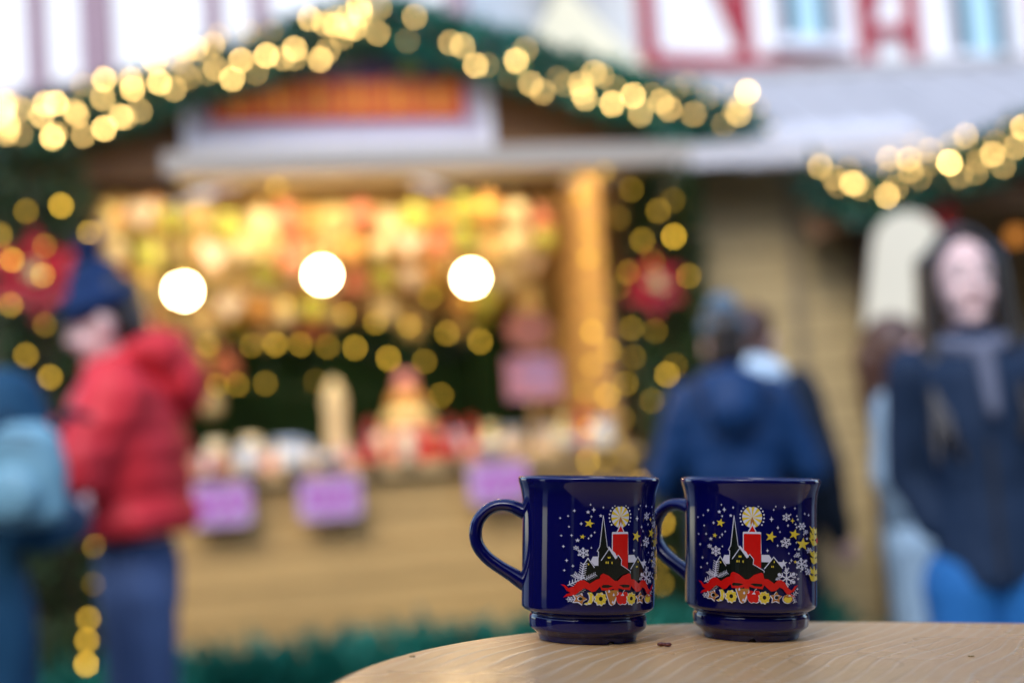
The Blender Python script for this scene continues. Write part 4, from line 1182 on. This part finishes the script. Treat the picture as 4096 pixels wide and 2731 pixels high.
# coat at the left edge, seen from behind with a pale rucksack
lx, ly = -1.24, 3.05
t, H, R3 = person('person in dark blue coat at the left edge', (lx, ly, 0), R(165), 1.70, TEAL_COAT, NAVY_DARK, BOOT, HAIR_DARK,
                  (((.25, .02, 1.13), (.16, -.24, 1.12), (-.5, 0, .3)), ((-.25, .02, 1.13), (-.17, -.23, 1.12), (.5, 0, .3))), hem=.62, flare=.02, puff=1.0, build=1.0)
hair_short(t, H, R3, HAIR_DARK, .2)
hood(t, TEAL_COAT, .11, 1.45, 1.0)
r = thing('rucksack', 'pale steel-blue rucksack on the back of the dark blue coat', 'rucksack', (lx + .255, ly - .22, 1.125), R(-8), None, .56)
b = MB(); b.loft([(0, 0, 0, .12, .07), (0, 0, .03, .155, .095), (0, 0, .2, .16, .10), (0, 0, .32, .135, .085), (0, .01, .37, .06, .04)], 22)
blob('sack', b, BAG_PALE, r, .012, 6)
b = MB(); b.ell((0, -.10, .12), (.11, .05, .10), 16, 10); blob('front_pocket', b, BAG_PALE, r, .01, 4)
MB().path([(-.1, -.11, .31), (0, -.13, .33), (.1, -.11, .31)], .005, 6).build('zip', DARK_METAL, r)
for s in (-1, 1):
    MB().path([(s * .09, .07, .33), (s * .12, .13, .40), (s * .14, .25, .38)], .018, 6).build('strap', NAVY_DARK, r)
# blue jacket from behind
t, H, R3 = person('person in royal blue jacket and grey-blue knit hat seen from behind', (.70, 4.68, 0), R(176), 1.63, BLUE_COAT, NAVY_DARK, BOOT, HAIR_DARK,
                  (((.29, -.02, 1.13), (.20, -.22, 1.05), (-.6, 0, .2)), ((-.29, -.02, 1.13), (-.20, -.22, 1.05), (.6, 0, .2))), hem=.80, puff=1.05, build=1.03, quilt=.085)
t.scale.x *= .88
hat_beanie(t, H, R3, GREY_KNIT)
hair_short(t, H, R3, HAIR_DARK, .1)
hood(t, BLUE_COAT, .11, 1.42, 1.0)
# companion beyond
t, H, R3 = person('dark-haired person with pale blue hood beyond the royal blue jacket', (.87, 5.08, 0), R(150), 1.66, NAVY_DARK, NAVY_DARK, BOOT, HAIR_BROWN, DOWN, hem=.80, puff=1.12)
hair_short(t, H, R3, HAIR_BROWN, .25)
t.scale.x *= .86
hood(t, PALE_BLUE, .10, 1.44, 1.05)

# smiling woman facing the camera
t, H, R3 = person('smiling person with long dark hair in open navy coat and blue jeans', (1.03, 3.20, 0), R(-6), 1.625, NAVY, DENIM_BRIGHT, BOOT, HAIR_DARK,
                  (((.195, .05, 1.15), (.145, .0, 1.02), (-.5, 0, .3)), ((-.195, .05, 1.15), (-.145, .0, 1.02), (.5, 0, .3))), hem=.88, flare=.01, puff=.84, build=.92, pockets=True)
t.scale.x *= .86
b = MB()
b.ell(H((0, .045, 1.635)), (.093, .09, .092), 18, 12)
hr = random.Random(4)
for k in range(46):                      # locks falling from a middle parting
    s_ = -1 if k % 2 else 1
    q = hr.random()
    y0 = -.045 + .15 * q
    x1, z1 = s_ * (.078 + .018 * hr.random()), 1.60 - .03 * hr.random()
    y1 = -.012 + .12 * q
    x2, z2 = s_ * (.088 + .035 * hr.random()), 1.42 - .05 * hr.random()
    x3, z3 = s_ * (.07 + .075 * hr.random()), 1.16 + .10 * hr.random()
    y3 = -.135 + .30 * q if q < .4 else .10 + .06 * hr.random()
    b.cap(H((s_ * .012, y0, 1.70)), H((x1, y1, z1 + .05)), .014, .020, 6)
    b.cap(H((x1, y1, z1 + .05)), (x2, y1 - .01, z2), .020, .021, 6)
    b.cap((x2, y1 - .01, z2), (x3, y3, z3), .021, .010, 6)
blob('hair', b, HAIR_DARK, t, .007, 1)
b = MB()
for k in range(14):
    a = 2 * PI * k / 14; a2 = 2 * PI * (k + 1) / 14
    b.cap((.085 * math.cos(a), .08 * math.sin(a), 1.445 + .02 * math.sin(a)), (.085 * math.cos(a2), .08 * math.sin(a2), 1.445 + .02 * math.sin(a2)), .024)
b.cap((.01, -.09, 1.42), (.012, -.13, 1.28), .026, .022)
blob('scarf', b, GREY_SCARF, t, .011, 4)
r = thing('shoulder_bag', 'grey-edged dark bag at the side of the smiling woman', 'bag', (1.265, 3.10, .62), R(-15))
b = MB(); b.loft([(0, 0, 0, .13, .05), (0, 0, .04, .15, .06), (0, 0, .22, .13, .05), (0, 0, .27, .11, .03)], 20)
blob('pouch', b, NAVY_DARK, r, .011, 4)
MB().path([(-.12, -.035, .02), (-.13, -.05, .15), (-.06, -.055, .27), (0, -.05, .40), (-.02, -.02, .60), (-.06, .02, .78)], .013, 8).build('strap', PALE_COAT, r)

# small person in a long pale coat between the hut and the smiling woman
t, H, R3 = person('small brown-haired person in long pale grey-blue coat', (1.305, 4.80, 0), R(60), 1.56, PALE_COAT, PALE_COAT, BOOT, HAIR_BROWN, (((.2, .04, 1.14), (.15, .0, 1.0), (0, -.2, 0)), ((-.2, .04, 1.14), (-.15, .0, 1.0), (0, -.2, 0))), hem=.42, flare=.0, puff=.82, pockets=True)
b = MB()
b.ell(H((0, .03, 1.63)), (.095, .108, .10), 18, 12)
b.cap((0, .08, 1.57), (0, .09, 1.38), .095, .07)
for s in (-1, 1): b.cap(H((s * .085, 0, 1.6)), (s * .10, -.02, 1.36), .035, .03)
blob('hair', b, HAIR_BROWN, t, .009, 3)
b = MB()
for k in range(12):
    a = 2 * PI * k / 12; a2 = 2 * PI * (k + 1) / 12
    b.cap((.085 * math.cos(a), .08 * math.sin(a), 1.43), (.085 * math.cos(a2), .08 * math.sin(a2), 1.43), .04)
blob('scarf', b, HAIR_DARK, t, .011, 4)

# ================================================================== the bar table (it leans a little on the cobbles)
cam_m = Matrix.Translation(cam.location) @ cam_rot
n_t = (cam_rot.to_3x3() @ Vector((0, math.cos(PITCH), -math.sin(PITCH)))).normalized()
x_t = (cam_rot.to_3x3() @ Vector((1, 0, 0))).normalized()
y_t = n_t.cross(x_t).normalized()
T3 = Matrix((x_t, y_t, n_t)).transposed().to_4x4() @ Matrix.Rotation(R(.7), 4, 'Y')
TF = Matrix.Translation(Vector(cam.location) - n_t * 0.100) @ T3    # table plane below the lens
def on_table(x, y, z=0.0): return TF @ Matrix.Translation((x, y, z))
TC, TA = (0.325, 0.4745), 0.420
tb = put('bar_table', None)
tb.matrix_world = on_table(TC[0], TC[1])
tag(tb, 'round-cornered pine bar table carrying the two blue mugs', 'table')
nseg = 160
v, f = [], []
rings = [(TA - .02, -.042)] + [(TA - .013 + .013 * math.cos(q), -.021 + .021 * math.sin(q)) for q in [-PI / 2 + PI * k / 10 for k in range(11)]] + [(TA - .03, 0.0001)]
for r_, z_ in rings:
    for j in range(nseg):
        a = 2 * PI * j / nseg
        c, s_ = math.cos(a), math.sin(a)
        q = (abs(c) ** 3 + abs(s_) ** 3) ** (-1 / 3)
        v.append((r_ * q * c, r_ * q * s_ * (.43 / .420), z_))
for i in range(len(rings) - 1):
    for j in range(nseg):
        f.append((i*nseg+j, i*nseg+(j+1) % nseg, (i+1)*nseg+(j+1) % nseg, (i+1)*nseg+j))
f.append(tuple(range(nseg - 1, -1, -1))); k = (len(rings) - 1) * nseg; f.append(tuple(range(k, k + nseg)))
m = MB(); m.add(v, f)
top = m.build('table_top', table_wood(), tb, False)
MB().lathe([(.05, -.044), (.05, -.06), (.038, -.07), (.038, -1.0), (.05, -1.03)], 24).build('column', W_GOLD, tb, True)
for k in range(4):
    a = PI / 4 + k * PI / 2
    MB().box(.03, .33, -.03, .03, -1.08, -1.02, M=Matrix.Rotation(a, 4, 'Z')).build('foot', W_GOLD, tb)
m = MB(); m.path([(.32 - TC[0], .795 - TC[1], .0006), (.3 - TC[0], .745 - TC[1], .0006), (.262 - TC[0], .665 - TC[1], .0006)], [.0004, .0009, .0006], 6)
m.build('pen_mark', mat('blue_ink', (.03, .07, .16), .5), tb)

def crumb(label, x, y, s, m_, seed):
    rnd = random.Random(seed)
    b = MB()
    for k in range(5):
        b.ell((rnd.uniform(-.6, .6) * s, rnd.uniform(-.3, .3) * s, .3 * s), (s * rnd.uniform(.3, .5), s * rnd.uniform(.25, .4), s * rnd.uniform(.22, .36)), 8, 6)
    o = blob('crumb', b, m_, None, s * .13, 2)
    o.matrix_world = on_table(x, y, 0)
    tag(o, label, 'crumb')
CRUMB_RED = mat('raisin_brown', (.13, .022, .008), .35, .3, 400)
CRUMB_TAN = mat('bread_crumb', (.5, .33, .14), .7, .2, 300)
def tp(px, py):                       # place on the table top from its measured sighting
    d = .100 / ((py - 1044) / 3266.67)
    return (px - 1176) / 3266.67 * d, d
x, y = tp(1523, 1473); crumb('reddish brown crumb between the two mugs', x, y, .0044, CRUMB_RED, 1)
x, y = tp(950, 1503); crumb('tan crumb near the left rim of the table', x, y, .0016, CRUMB_TAN, 2)
x, y = tp(2215, 1487); crumb('tan splinter right of the right mug', x, y, .0018, CRUMB_TAN, 3)
x, y = tp(1372, 1490); crumb('tiny pale crumb in front of the left mug', x, y, .0009, CRUMB_TAN, 4)
x, y = tp(1695, 1494); crumb('tiny pale crumb in front of the right mug', x, y, .0010, CRUMB_TAN, 5)

# ================================================================== mugs
MUG = glaze('cobalt_glaze', (0.0020, 0.0026, 0.070), .045)
INKS = [glaze('print_white', (0.66, 0.66, 0.76), .09), glaze('print_red', (0.62, 0.008, 0.006), .09), glaze('print_yellow', (0.74, 0.56, 0.045), .09),
        glaze('print_brown', (0.42, 0.17, 0.03), .09), glaze('print_black', (0.004, 0.008, 0.006), .12)]
WH, RD, YE, BR, BK = range(5)
RB = 0.0365
PROF = [(22, .9), (24.5, .1), (26.2, 0), (26.6, .6), (27.0, 2), (27.6, 3.3), (29.2, 4.6), (31.3, 6.2), (32.0, 7.4), (32.2, 9.5), (32.2, 12.0), (31.9, 13.0), (31.3, 13.9), (31.5, 14.7), (32.9, 15.4),
        (34.9, 16.4), (36.1, 17.6), (36.5, 19.4), (36.5, 30), (36.5, 45), (36.5, 60), (36.5, 68.5), (36.6, 73.4), (37.0, 78), (37.7, 81.5), (38.5, 84.2), (38.95, 86.0), (38.8, 87.4), (38.1, 88.0),
        (37.2, 87.8), (36.4, 86), (35.2, 80), (33.6, 70), (32.8, 50), (32.5, 24), (30, 19), (20, 17)]
def smooth_prof(P):
    out = []
    for i in range(len(P) - 1):
        p0, p1, p2, p3 = P[max(i-1, 0)], P[i], P[i+1], P[min(i+2, len(P)-1)]
        for q in range(3):
            u = q / 3
            out.append(tuple(.5 * ((2*p1[c]) + (-p0[c]+p2[c])*u + (2*p0[c]-5*p1[c]+4*p2[c]-p3[c])*u*u + (-p0[c]+3*p1[c]-3*p2[c]+p3[c])*u**3) for c in (0, 1)))
    out.append(P[-1])
    return out

# --- print, drawn flat in sighting units, then laid round the body
def lay(x, y):
    s = max(-.985, min(.985, (x - 726) / 878))
    th = math.asin(s * (1 - .046 * math.sqrt(1 - s * s)))
    return th, (600 - y / 3.3365) * .0001333
POLYS = []
def poly(c, pts): POLYS.append((c, pts))
def line(c, pts, w):
    for a, b in zip(pts, pts[1:]):
        a, b = Vector(a), Vector(b)
        d = (b - a).normalized() * w * .4; n = Vector((-d.y, d.x)).normalized() * w / 2
        poly(c, [tuple(a - d - n), tuple(b + d - n), tuple(b + d + n), tuple(a - d + n)])
def disc(c, x, y, rx, ry=None, n=20):
    ry = rx if ry is None else ry
    poly(c, [(x + rx * math.cos(2*PI*k/n), y + ry * math.sin(2*PI*k/n)) for k in range(n)])
def star(c, x, y, r, n=5, inner=.42, ph=-PI/2):
    poly(c, [(x + (r if k % 2 == 0 else r * inner) * math.cos(ph + PI*k/n), y + (r if k % 2 == 0 else r * inner) * math.sin(ph + PI*k/n)) for k in range(2*n)])
def spark(x, y, r, c=WH):
    rx, ry = r * .72, r
    poly(c, [(x + a * rx, y + b * ry) for a, b in ((0, -1), (.26, -.26), (1, 0), (.26, .26), (0, 1), (-.26, .26), (-1, 0), (-.26, -.26))])
def flake(x, y, r, ph=.0, w=.16, kind=0):
    for k in range(6):
        a = ph + PI * k / 3
        e = (x + r * math.cos(a), y + r * math.sin(a))
        line(WH, [(x, y), e], r * w)
        if kind == 0: disc(WH, x + r * .92 * math.cos(a), y + r * .92 * math.sin(a), r * .2, n=8)
        for s in (-1, 1):
            p = (x + r * .5 * math.cos(a), y + r * .5 * math.sin(a))
            line(WH, [p, (p[0] + r * .36 * math.cos(a + s * .9), p[1] + r * .36 * math.sin(a + s * .9))], r * w * .8)
def frond(p0, p1, n, L, w):
    p0, p1 = Vector(p0), Vector(p1)
    line(WH, [p0, p1], w)
    d = (p1 - p0).normalized()
    for k in range(n):
        p = p0.lerp(p1, (k + .5) / n)
        for s in (-1, 1):
            q = Vector((d.x * .55 - s * d.y * .83, d.y * .55 + s * d.x * .83)) * L
            line(WH, [p, p + q], w * .75)

def draw_print():
    # candle halo, candle
    n = 20
    for k in range(n):
        a0, a1 = 2*PI*(k-.5)/n + .1, 2*PI*(k+.5)/n + .1
        poly(YE if k % 2 else WH, [(735, 308)] + [(735 + 133*math.cos(a0+(a1-a0)*q/3), 306 + 143*math.sin(a0+(a1-a0)*q/3)) for q in range(4)])
    for k in range(17):
        a = R(-90 - 126 + 252 * k / 16)
        disc(WH, 735 + 161*math.cos(a), 306 + 174*math.sin(a), 11.5, n=10)
    poly(WH, [(672, 508), (738, 392), (798, 508)])
    poly(RD, [(692, 506), (738, 418), (782, 506)])
    poly(BR, [(738, 300), (764, 365), (766, 400), (745, 420), (728, 420), (710, 390), (714, 350)])
    poly(WH, [(740, 372), (752, 402), (746, 420), (730, 420), (727, 402)])
    poly(WH, [(610, 512), (618, 503), (845, 503), (853, 512), (860, 800), (610, 780)])
    poly(RD, [(622, 538), (632, 530), (844, 530), (852, 540), (853, 990), (740, 945), (700, 850), (640, 790), (622, 760)])
    # snowy roofs
    poly(WH, [(365, 825), (436, 822), (436, 945), (385, 945), (340, 885)])
    poly(WH, [(858, 808), (960, 808), (1005, 880), (965, 910), (858, 905)])
    poly(WH, [(1085, 905), (1142, 905), (1158, 950), (1135, 985)])
    star(WH, 1152, 925, 55)
    # town silhouette
    poly(BK, [(262, 1140), (262, 925), (308, 852), (382, 965), (392, 942), (434, 942), (434, 760), (422, 752), (452, 690), (493, 292), (546, 690), (560, 715), (572, 730), (658, 852), (702, 808), (752, 868), (749, 938), (895, 1030),
              (905, 985), (858, 985), (858, 905), (962, 907), (1022, 842), (1135, 985), (1135, 1120), (1060, 1160), (1010, 1210), (900, 1160), (600, 1160), (420, 1150), (330, 1200)])
    line(WH, [(434, 830), (434, 762), (418, 754), (450, 690), (493, 290)], 9)
    line(WH, [(493, 290), (547, 690), (562, 716)], 7)
    line(WH, [(470, 872), (572, 722)], 10)
    poly(WH, [(560, 708), (570, 690), (622, 748), (655, 775), (692, 838), (662, 858), (572, 733)])
    line(WH, [(665, 852), (702, 806), (754, 868), (748, 937), (896, 1024), (893, 1046)], 8)
    line(WH, [(268, 920), (308, 846), (384, 966)], 10)
    line(WH, [(902, 990), (1022, 838), (1140, 988)], 12)
    for a in ((555, 825, 571, 848), (575, 825, 590, 848), (527, 888, 541, 916), (553, 888, 567, 916), (607, 890, 620, 920), (1023, 890, 1035, 915), (990, 955, 1003, 978), (1010, 955, 1022, 978), (308, 915, 321, 936)):
        poly(YE, [(a[0], a[1]), (a[2], a[1]), (a[2], a[3]), (a[0], a[3])])
    # branches of frost
    frond((100, 1205), (270, 1100), 6, 46, 11); frond((235, 1125), (262, 920), 7, 44, 11); frond((215, 1110), (160, 1060), 4, 40, 10)
    frond((285, 1115), (400, 1055), 6, 34, 7); frond((180, 1330), (275, 1225), 5, 36, 9)
    flake(1190, 1125, 118, .5, .14); frond((1045, 1140), (1090, 1120), 3, 24, 8); frond((1230, 1400), (1320, 1310), 4, 34, 9); frond((1260, 1340), (1300, 1450), 4, 30, 8)
    for x, y, r_, ph in ((255, 777, 62, .5), (1188, 305, 50, .5), (1178, 645, 66, .3), (1385, 940, 78, .4), (1390, 430, 48, 0), (1440, 510, 32, .3), (1330, 815, 36, .2), (125, 1385, 38, 0), (180, 715, 30, .4), (1480, 760, 40, .1), (1470, 1050, 44, .2)):
        flake(x, y, r_, ph, .17, 0 if r_ > 40 else 1)
    for x, y, r_, ph in ((320, 393, 60, -1.35), (247, 567, 34, -1.4), (980, 565, 78, -1.3), (1285, 535, 76, -1.3), (1395, 670, 92, -1.45), (1297, 905, 24, -1.5)):
        star(YE, x, y, r_, 5, .40, ph)
    spark(1262, 352, 40, YE)
    for x, y, r_ in ((305, 245, 27), (455, 290, 24), (195, 615, 28), (1345, 735, 24), (1332, 1135, 22), (1450, 600, 22)):
        star(WH, x, y, r_)
    for x, y, r_ in ((333,147,18),(370,213,36),(487,182,20),(343,302,23),(231,397,26),(383,508,19),(343,551,25),(313,588,19),(346,710,18),(1044,160,18),(1017,205,18),(1158,170,28),(987,330,40),(1070,443,28),(1097,500,20),(1067,683,21),(934,750,29),
                     (1202,415,24),(1237,268,18),(1318,290,18),(1330,335,24),(1302,400,22),(1315,442,22),(1310,645,18),(1293,735,19),(1212,790,18),(1245,885,27),(1222,918,19),(1170,985,20),(1205,992,22),(1290,1110,26),(1312,1075,20),(1320,1270,24),
                     (1430,1000,22),(1367,1035,16),(1285,830,22),(1407,540,20),(1293,185,22),(160,230,24),(135,552,22),(110,440,18),(90,880,24),(150,950,22),(60,700,22),(40,560,18),(70,1010,20),(30,330,18),(100,300,18),(1470,280,24),(1420,260,20)):
        spark(x, y, r_)
    # yellow sprig at the edge
    for k in range(9):
        y = 480 + 80 * k
        rj = random.Random(k)
        j = lambda q: rj.uniform(-q, q)
        if k in (3, 6): continue
        poly(YE, [(1505 + j(14), y + 40 + j(14)), (1482 + j(12), y - 45 + j(20)), (1522 + j(8), y - 5), (1540 + j(8), y - 50 + j(20)), (1558, y + 10), (1575, y - 20), (1580, y + 55), (1535 + j(10), y + 66 + j(12))])
    disc(RD, 1578, 640, 14, 40)
    # ribbon and bow
    poly(RD, [(455, 1105), (400, 1125), (330, 1175), (270, 1132), (230, 1130), (190, 1165), (160, 1215), (110, 1240), (75, 1200), (40, 1195), (70, 1225), (90, 1270), (130, 1300), (90, 1320), (62, 1365), (110, 1345), (170, 1330), (230, 1270), (270, 1235), (310, 1250), (360, 1285), (400, 1270), (455, 1205)])
    poly(RD, [(885, 1125), (940, 1130), (1020, 1190), (1060, 1150), (1110, 1140), (1160, 1180), (1210, 1265), (1250, 1285), (1285, 1230), (1330, 1220), (1300, 1250), (1280, 1300), (1225, 1320), (1295, 1380), (1240, 1360), (1180, 1330), (1130, 1260), (1090, 1240), (1040, 1285), (980, 1295), (930, 1250), (885, 1205)])
    poly(RD, [(645, 1140), (560, 1070), (490, 1042), (460, 1060), (447, 1110), (450, 1200), (470, 1257), (560, 1264), (645, 1235)])
    poly(RD, [(685, 1140), (760, 1075), (850, 1045), (875, 1055), (889, 1120), (886, 1220), (870, 1264), (780, 1257), (685, 1230)])
    poly(BK, [(470, 1210), (490, 1188), (560, 1190), (622, 1205), (560, 1228), (480, 1228)])
    poly(BK, [(703, 1195), (770, 1188), (860, 1195), (868, 1215), (850, 1232), (770, 1228)])
    poly(RD, [(620, 1138), (700, 1138), (694, 1268), (636, 1270)])
    # biscuits
    def flower(x, y, r_):
        def ring(c, rr_): poly(c, [(x + (rr_ + .1*r_*math.cos(9*a)) * math.cos(a) - (6 if c == WH else 0), y + (rr_ + .1*r_*math.cos(9*a)) * math.sin(a) * 1.12 + (6 if c == WH else 0)) for a in [2*PI*k/54 for k in range(54)]])
        ring(WH, r_ * 1.06); ring(YE, r_)
        disc(BK, x, y, r_ * .36, r_ * .4)
        for k in range(9): disc(BR, x + r_*.68*math.cos(k*.7), y + r_*.74*math.sin(k*.7), 5, n=6)
    def bstar(x, y, r_, ph):
        star(WH, x - 6, y + 6, r_ * 1.1, 5, .58, ph); star(BR, x, y, r_, 5, .56, ph); disc(WH, x, y, r_ * .36); disc(BK, x + 5, y, r_ * .3)
    bstar(225, 1372, 78, -1.25)
    cr = [(310, 1290), (350, 1288), (378, 1330), (380, 1385), (350, 1435), (300, 1448), (272, 1432), (312, 1415), (332, 1370), (325, 1320)]
    poly(WH, [(x - 7, y + 6) for x, y in cr]); poly(YE, cr)
    flower(463, 1370, 70)
    gb = [(525, 1262), (690, 1262), (705, 1290), (655, 1436), (605, 1456), (578, 1435)]
    poly(WH, [(x - 10, y + 6) for x, y in gb]); poly(BR, gb)
    for x, y in ((568, 1275), (630, 1320), (618, 1415)):
        poly(WH, [(x, y - 24), (x + 14, y + 6), (x, y + 18), (x - 14, y + 6)])
    ap = [(755, 1300), (785, 1284), (820, 1288), (842, 1330), (838, 1385), (815, 1432), (785, 1448), (755, 1438), (722, 1450), (690, 1430), (668, 1385), (664, 1330), (690, 1290), (728, 1286)]
    poly(WH, [(x + (8 if x > 755 else 2), y + 8) for x, y in ap]); poly(RD, ap)
    line(WH, [(757, 1312), (765, 1285), (788, 1262)], 7)
    flower(893, 1375, 68)
    bstar(1045, 1375, 80, -1.5)
    disc(WH, 1190, 1400, 66, 60); disc(BR, 1197, 1394, 64, 58)
    poly(YE, [(1140, 1400), (1165, 1370), (1200, 1385), (1235, 1372), (1250, 1400), (1228, 1440), (1190, 1452), (1155, 1435)])

draw_print()
def print_mesh():
    bm = bmesh.new()
    for li, (c, pts) in enumerate(POLYS):
        q = [lay(x, y) for x, y in pts]
        P3 = [Vector((a, b, 0)) for a, b in q]
        vv = [bm.verts.new((a * RB, b, .00005 + .0000022 * li)) for a, b in q]
        for tri in tessellate_polygon([P3]):
            try:
                f_ = bm.faces.new([vv[i] for i in tri]); f_.material_index = c
            except ValueError: pass
    us = [-.055 + .0022 * k for k in range(51)]
    for u in us:
        bmesh.ops.bisect_plane(bm, geom=bm.verts[:] + bm.edges[:] + bm.faces[:], dist=1e-7, plane_co=(u, 0, 0), plane_no=(1, 0, 0))
    for v_ in bm.verts:
        th = v_.co.x / RB; r_ = RB + v_.co.z
        v_.co = Vector((math.sin(th) * r_, -math.cos(th) * r_, v_.co.y))
    for f_ in bm.faces:
        c = f_.calc_center_median()
        if f_.normal.dot(Vector((c.x, c.y, 0))) < 0: f_.normal_flip()
    me = bpy.data.meshes.new('printed_motif')
    bm.to_mesh(me); bm.free()
    for i in INKS: me.materials.append(i)
    return me
PRINT = print_mesh()

def mug_body():
    pr = smooth_prof([(r_ * .001, z_ * .001) for r_, z_ in PROF])
    m = MB(); m.lathe(pr, 120)
    vv = []
    for x, y, z in m.v:                       # drain notches in the foot ring
        if z < .0016 and math.hypot(x, y) > .021:
            a = math.atan2(x, -y)
            for na in (.02, 2.1, -2.1):
                d = abs((a - na + PI) % (2 * PI) - PI)
                if d < .05: z = max(z, .0016)
        vv.append((x, y, z))
    m.v = vv
    return m.mesh('mug_body', MUG, True)
BODY = mug_body()
def handle_mesh():
    C = [(605, 408), (545, 388), (480, 360), (410, 350), (340, 362), (270, 405), (215, 475), (193, 560), (203, 650), (245, 725), (310, 790), (395, 848), (480, 898), (552, 942), (600, 968)]
    W = [9.0, 7.8, 7.0, 6.4, 6.3, 6.4, 6.7, 7.0, 7.0, 6.9, 6.9, 7.0, 7.6, 8.8, 9.6]
    P = [Vector(((1083 - x) * .00007, 0, (1395 - y) * .0000689)) for x, y in C]
    # finer
    Q, RW = [], []
    for i in range(len(P) - 1):
        p0, p1, p2, p3 = P[max(i-1, 0)], P[i], P[i+1], P[min(i+2, len(P)-1)]
        for q in range(4):
            u = q / 4
            Q.append(.5 * ((2*p1) + (p2-p0)*u + (2*p0-5*p1+4*p2-p3)*u*u + (3*p1-p0-3*p2+p3)*u**3)); RW.append(W[i] + (W[i+1]-W[i]) * u)
    Q.append(P[-1]); RW.append(W[-1])
    v, f = [], []
    n = 20
    for i, p in enumerate(Q):
        d = (Q[min(i+1, len(Q)-1)] - Q[max(i-1, 0)]).normalized()
        up = Vector((0, 1, 0)); sd = d.cross(up).normalized()
        for j in range(n):
            a = 2*PI*j/n
            v.append(p + up * math.cos(a) * RW[i] * .00078 + sd * math.sin(a) * RW[i] * .00052)
    for i in range(len(Q) - 1):
        for j in range(n): f.append((i*n+j, i*n+(j+1) % n, (i+1)*n+(j+1) % n, (i+1)*n+j))
    f.append(tuple(range(n-1, -1, -1))); k = (len(Q)-1)*n; f.append(tuple(range(k, k+n)))
    m = MB(); m.add(v, f)
    return m.mesh('handle', MUG, True)
HANDLE = handle_mesh()
def mug(label, px, depth, rot, handle_rel):
    t = put('mug', None)
    x = (px - 1176) / 3266.67 * depth
    t.matrix_world = on_table(x, depth, .0003) @ Matrix.Rotation(R(rot), 4, 'Z')
    tag(t, label, 'mug', 'blue mugs on the bar table')
    put('mug_body', BODY, t)
    put('handle', HANDLE, t, rot=(0, 0, R(-90 + handle_rel)))
    put('printed_motif', PRINT, t)
mug('cobalt blue mug with its whole handle showing, print turned to the side', 1347, .790, 24.0, -117)
mug('dark blue mug with its printed candle facing front, handle behind the other mug', 1717, .810, -8.7, -117)
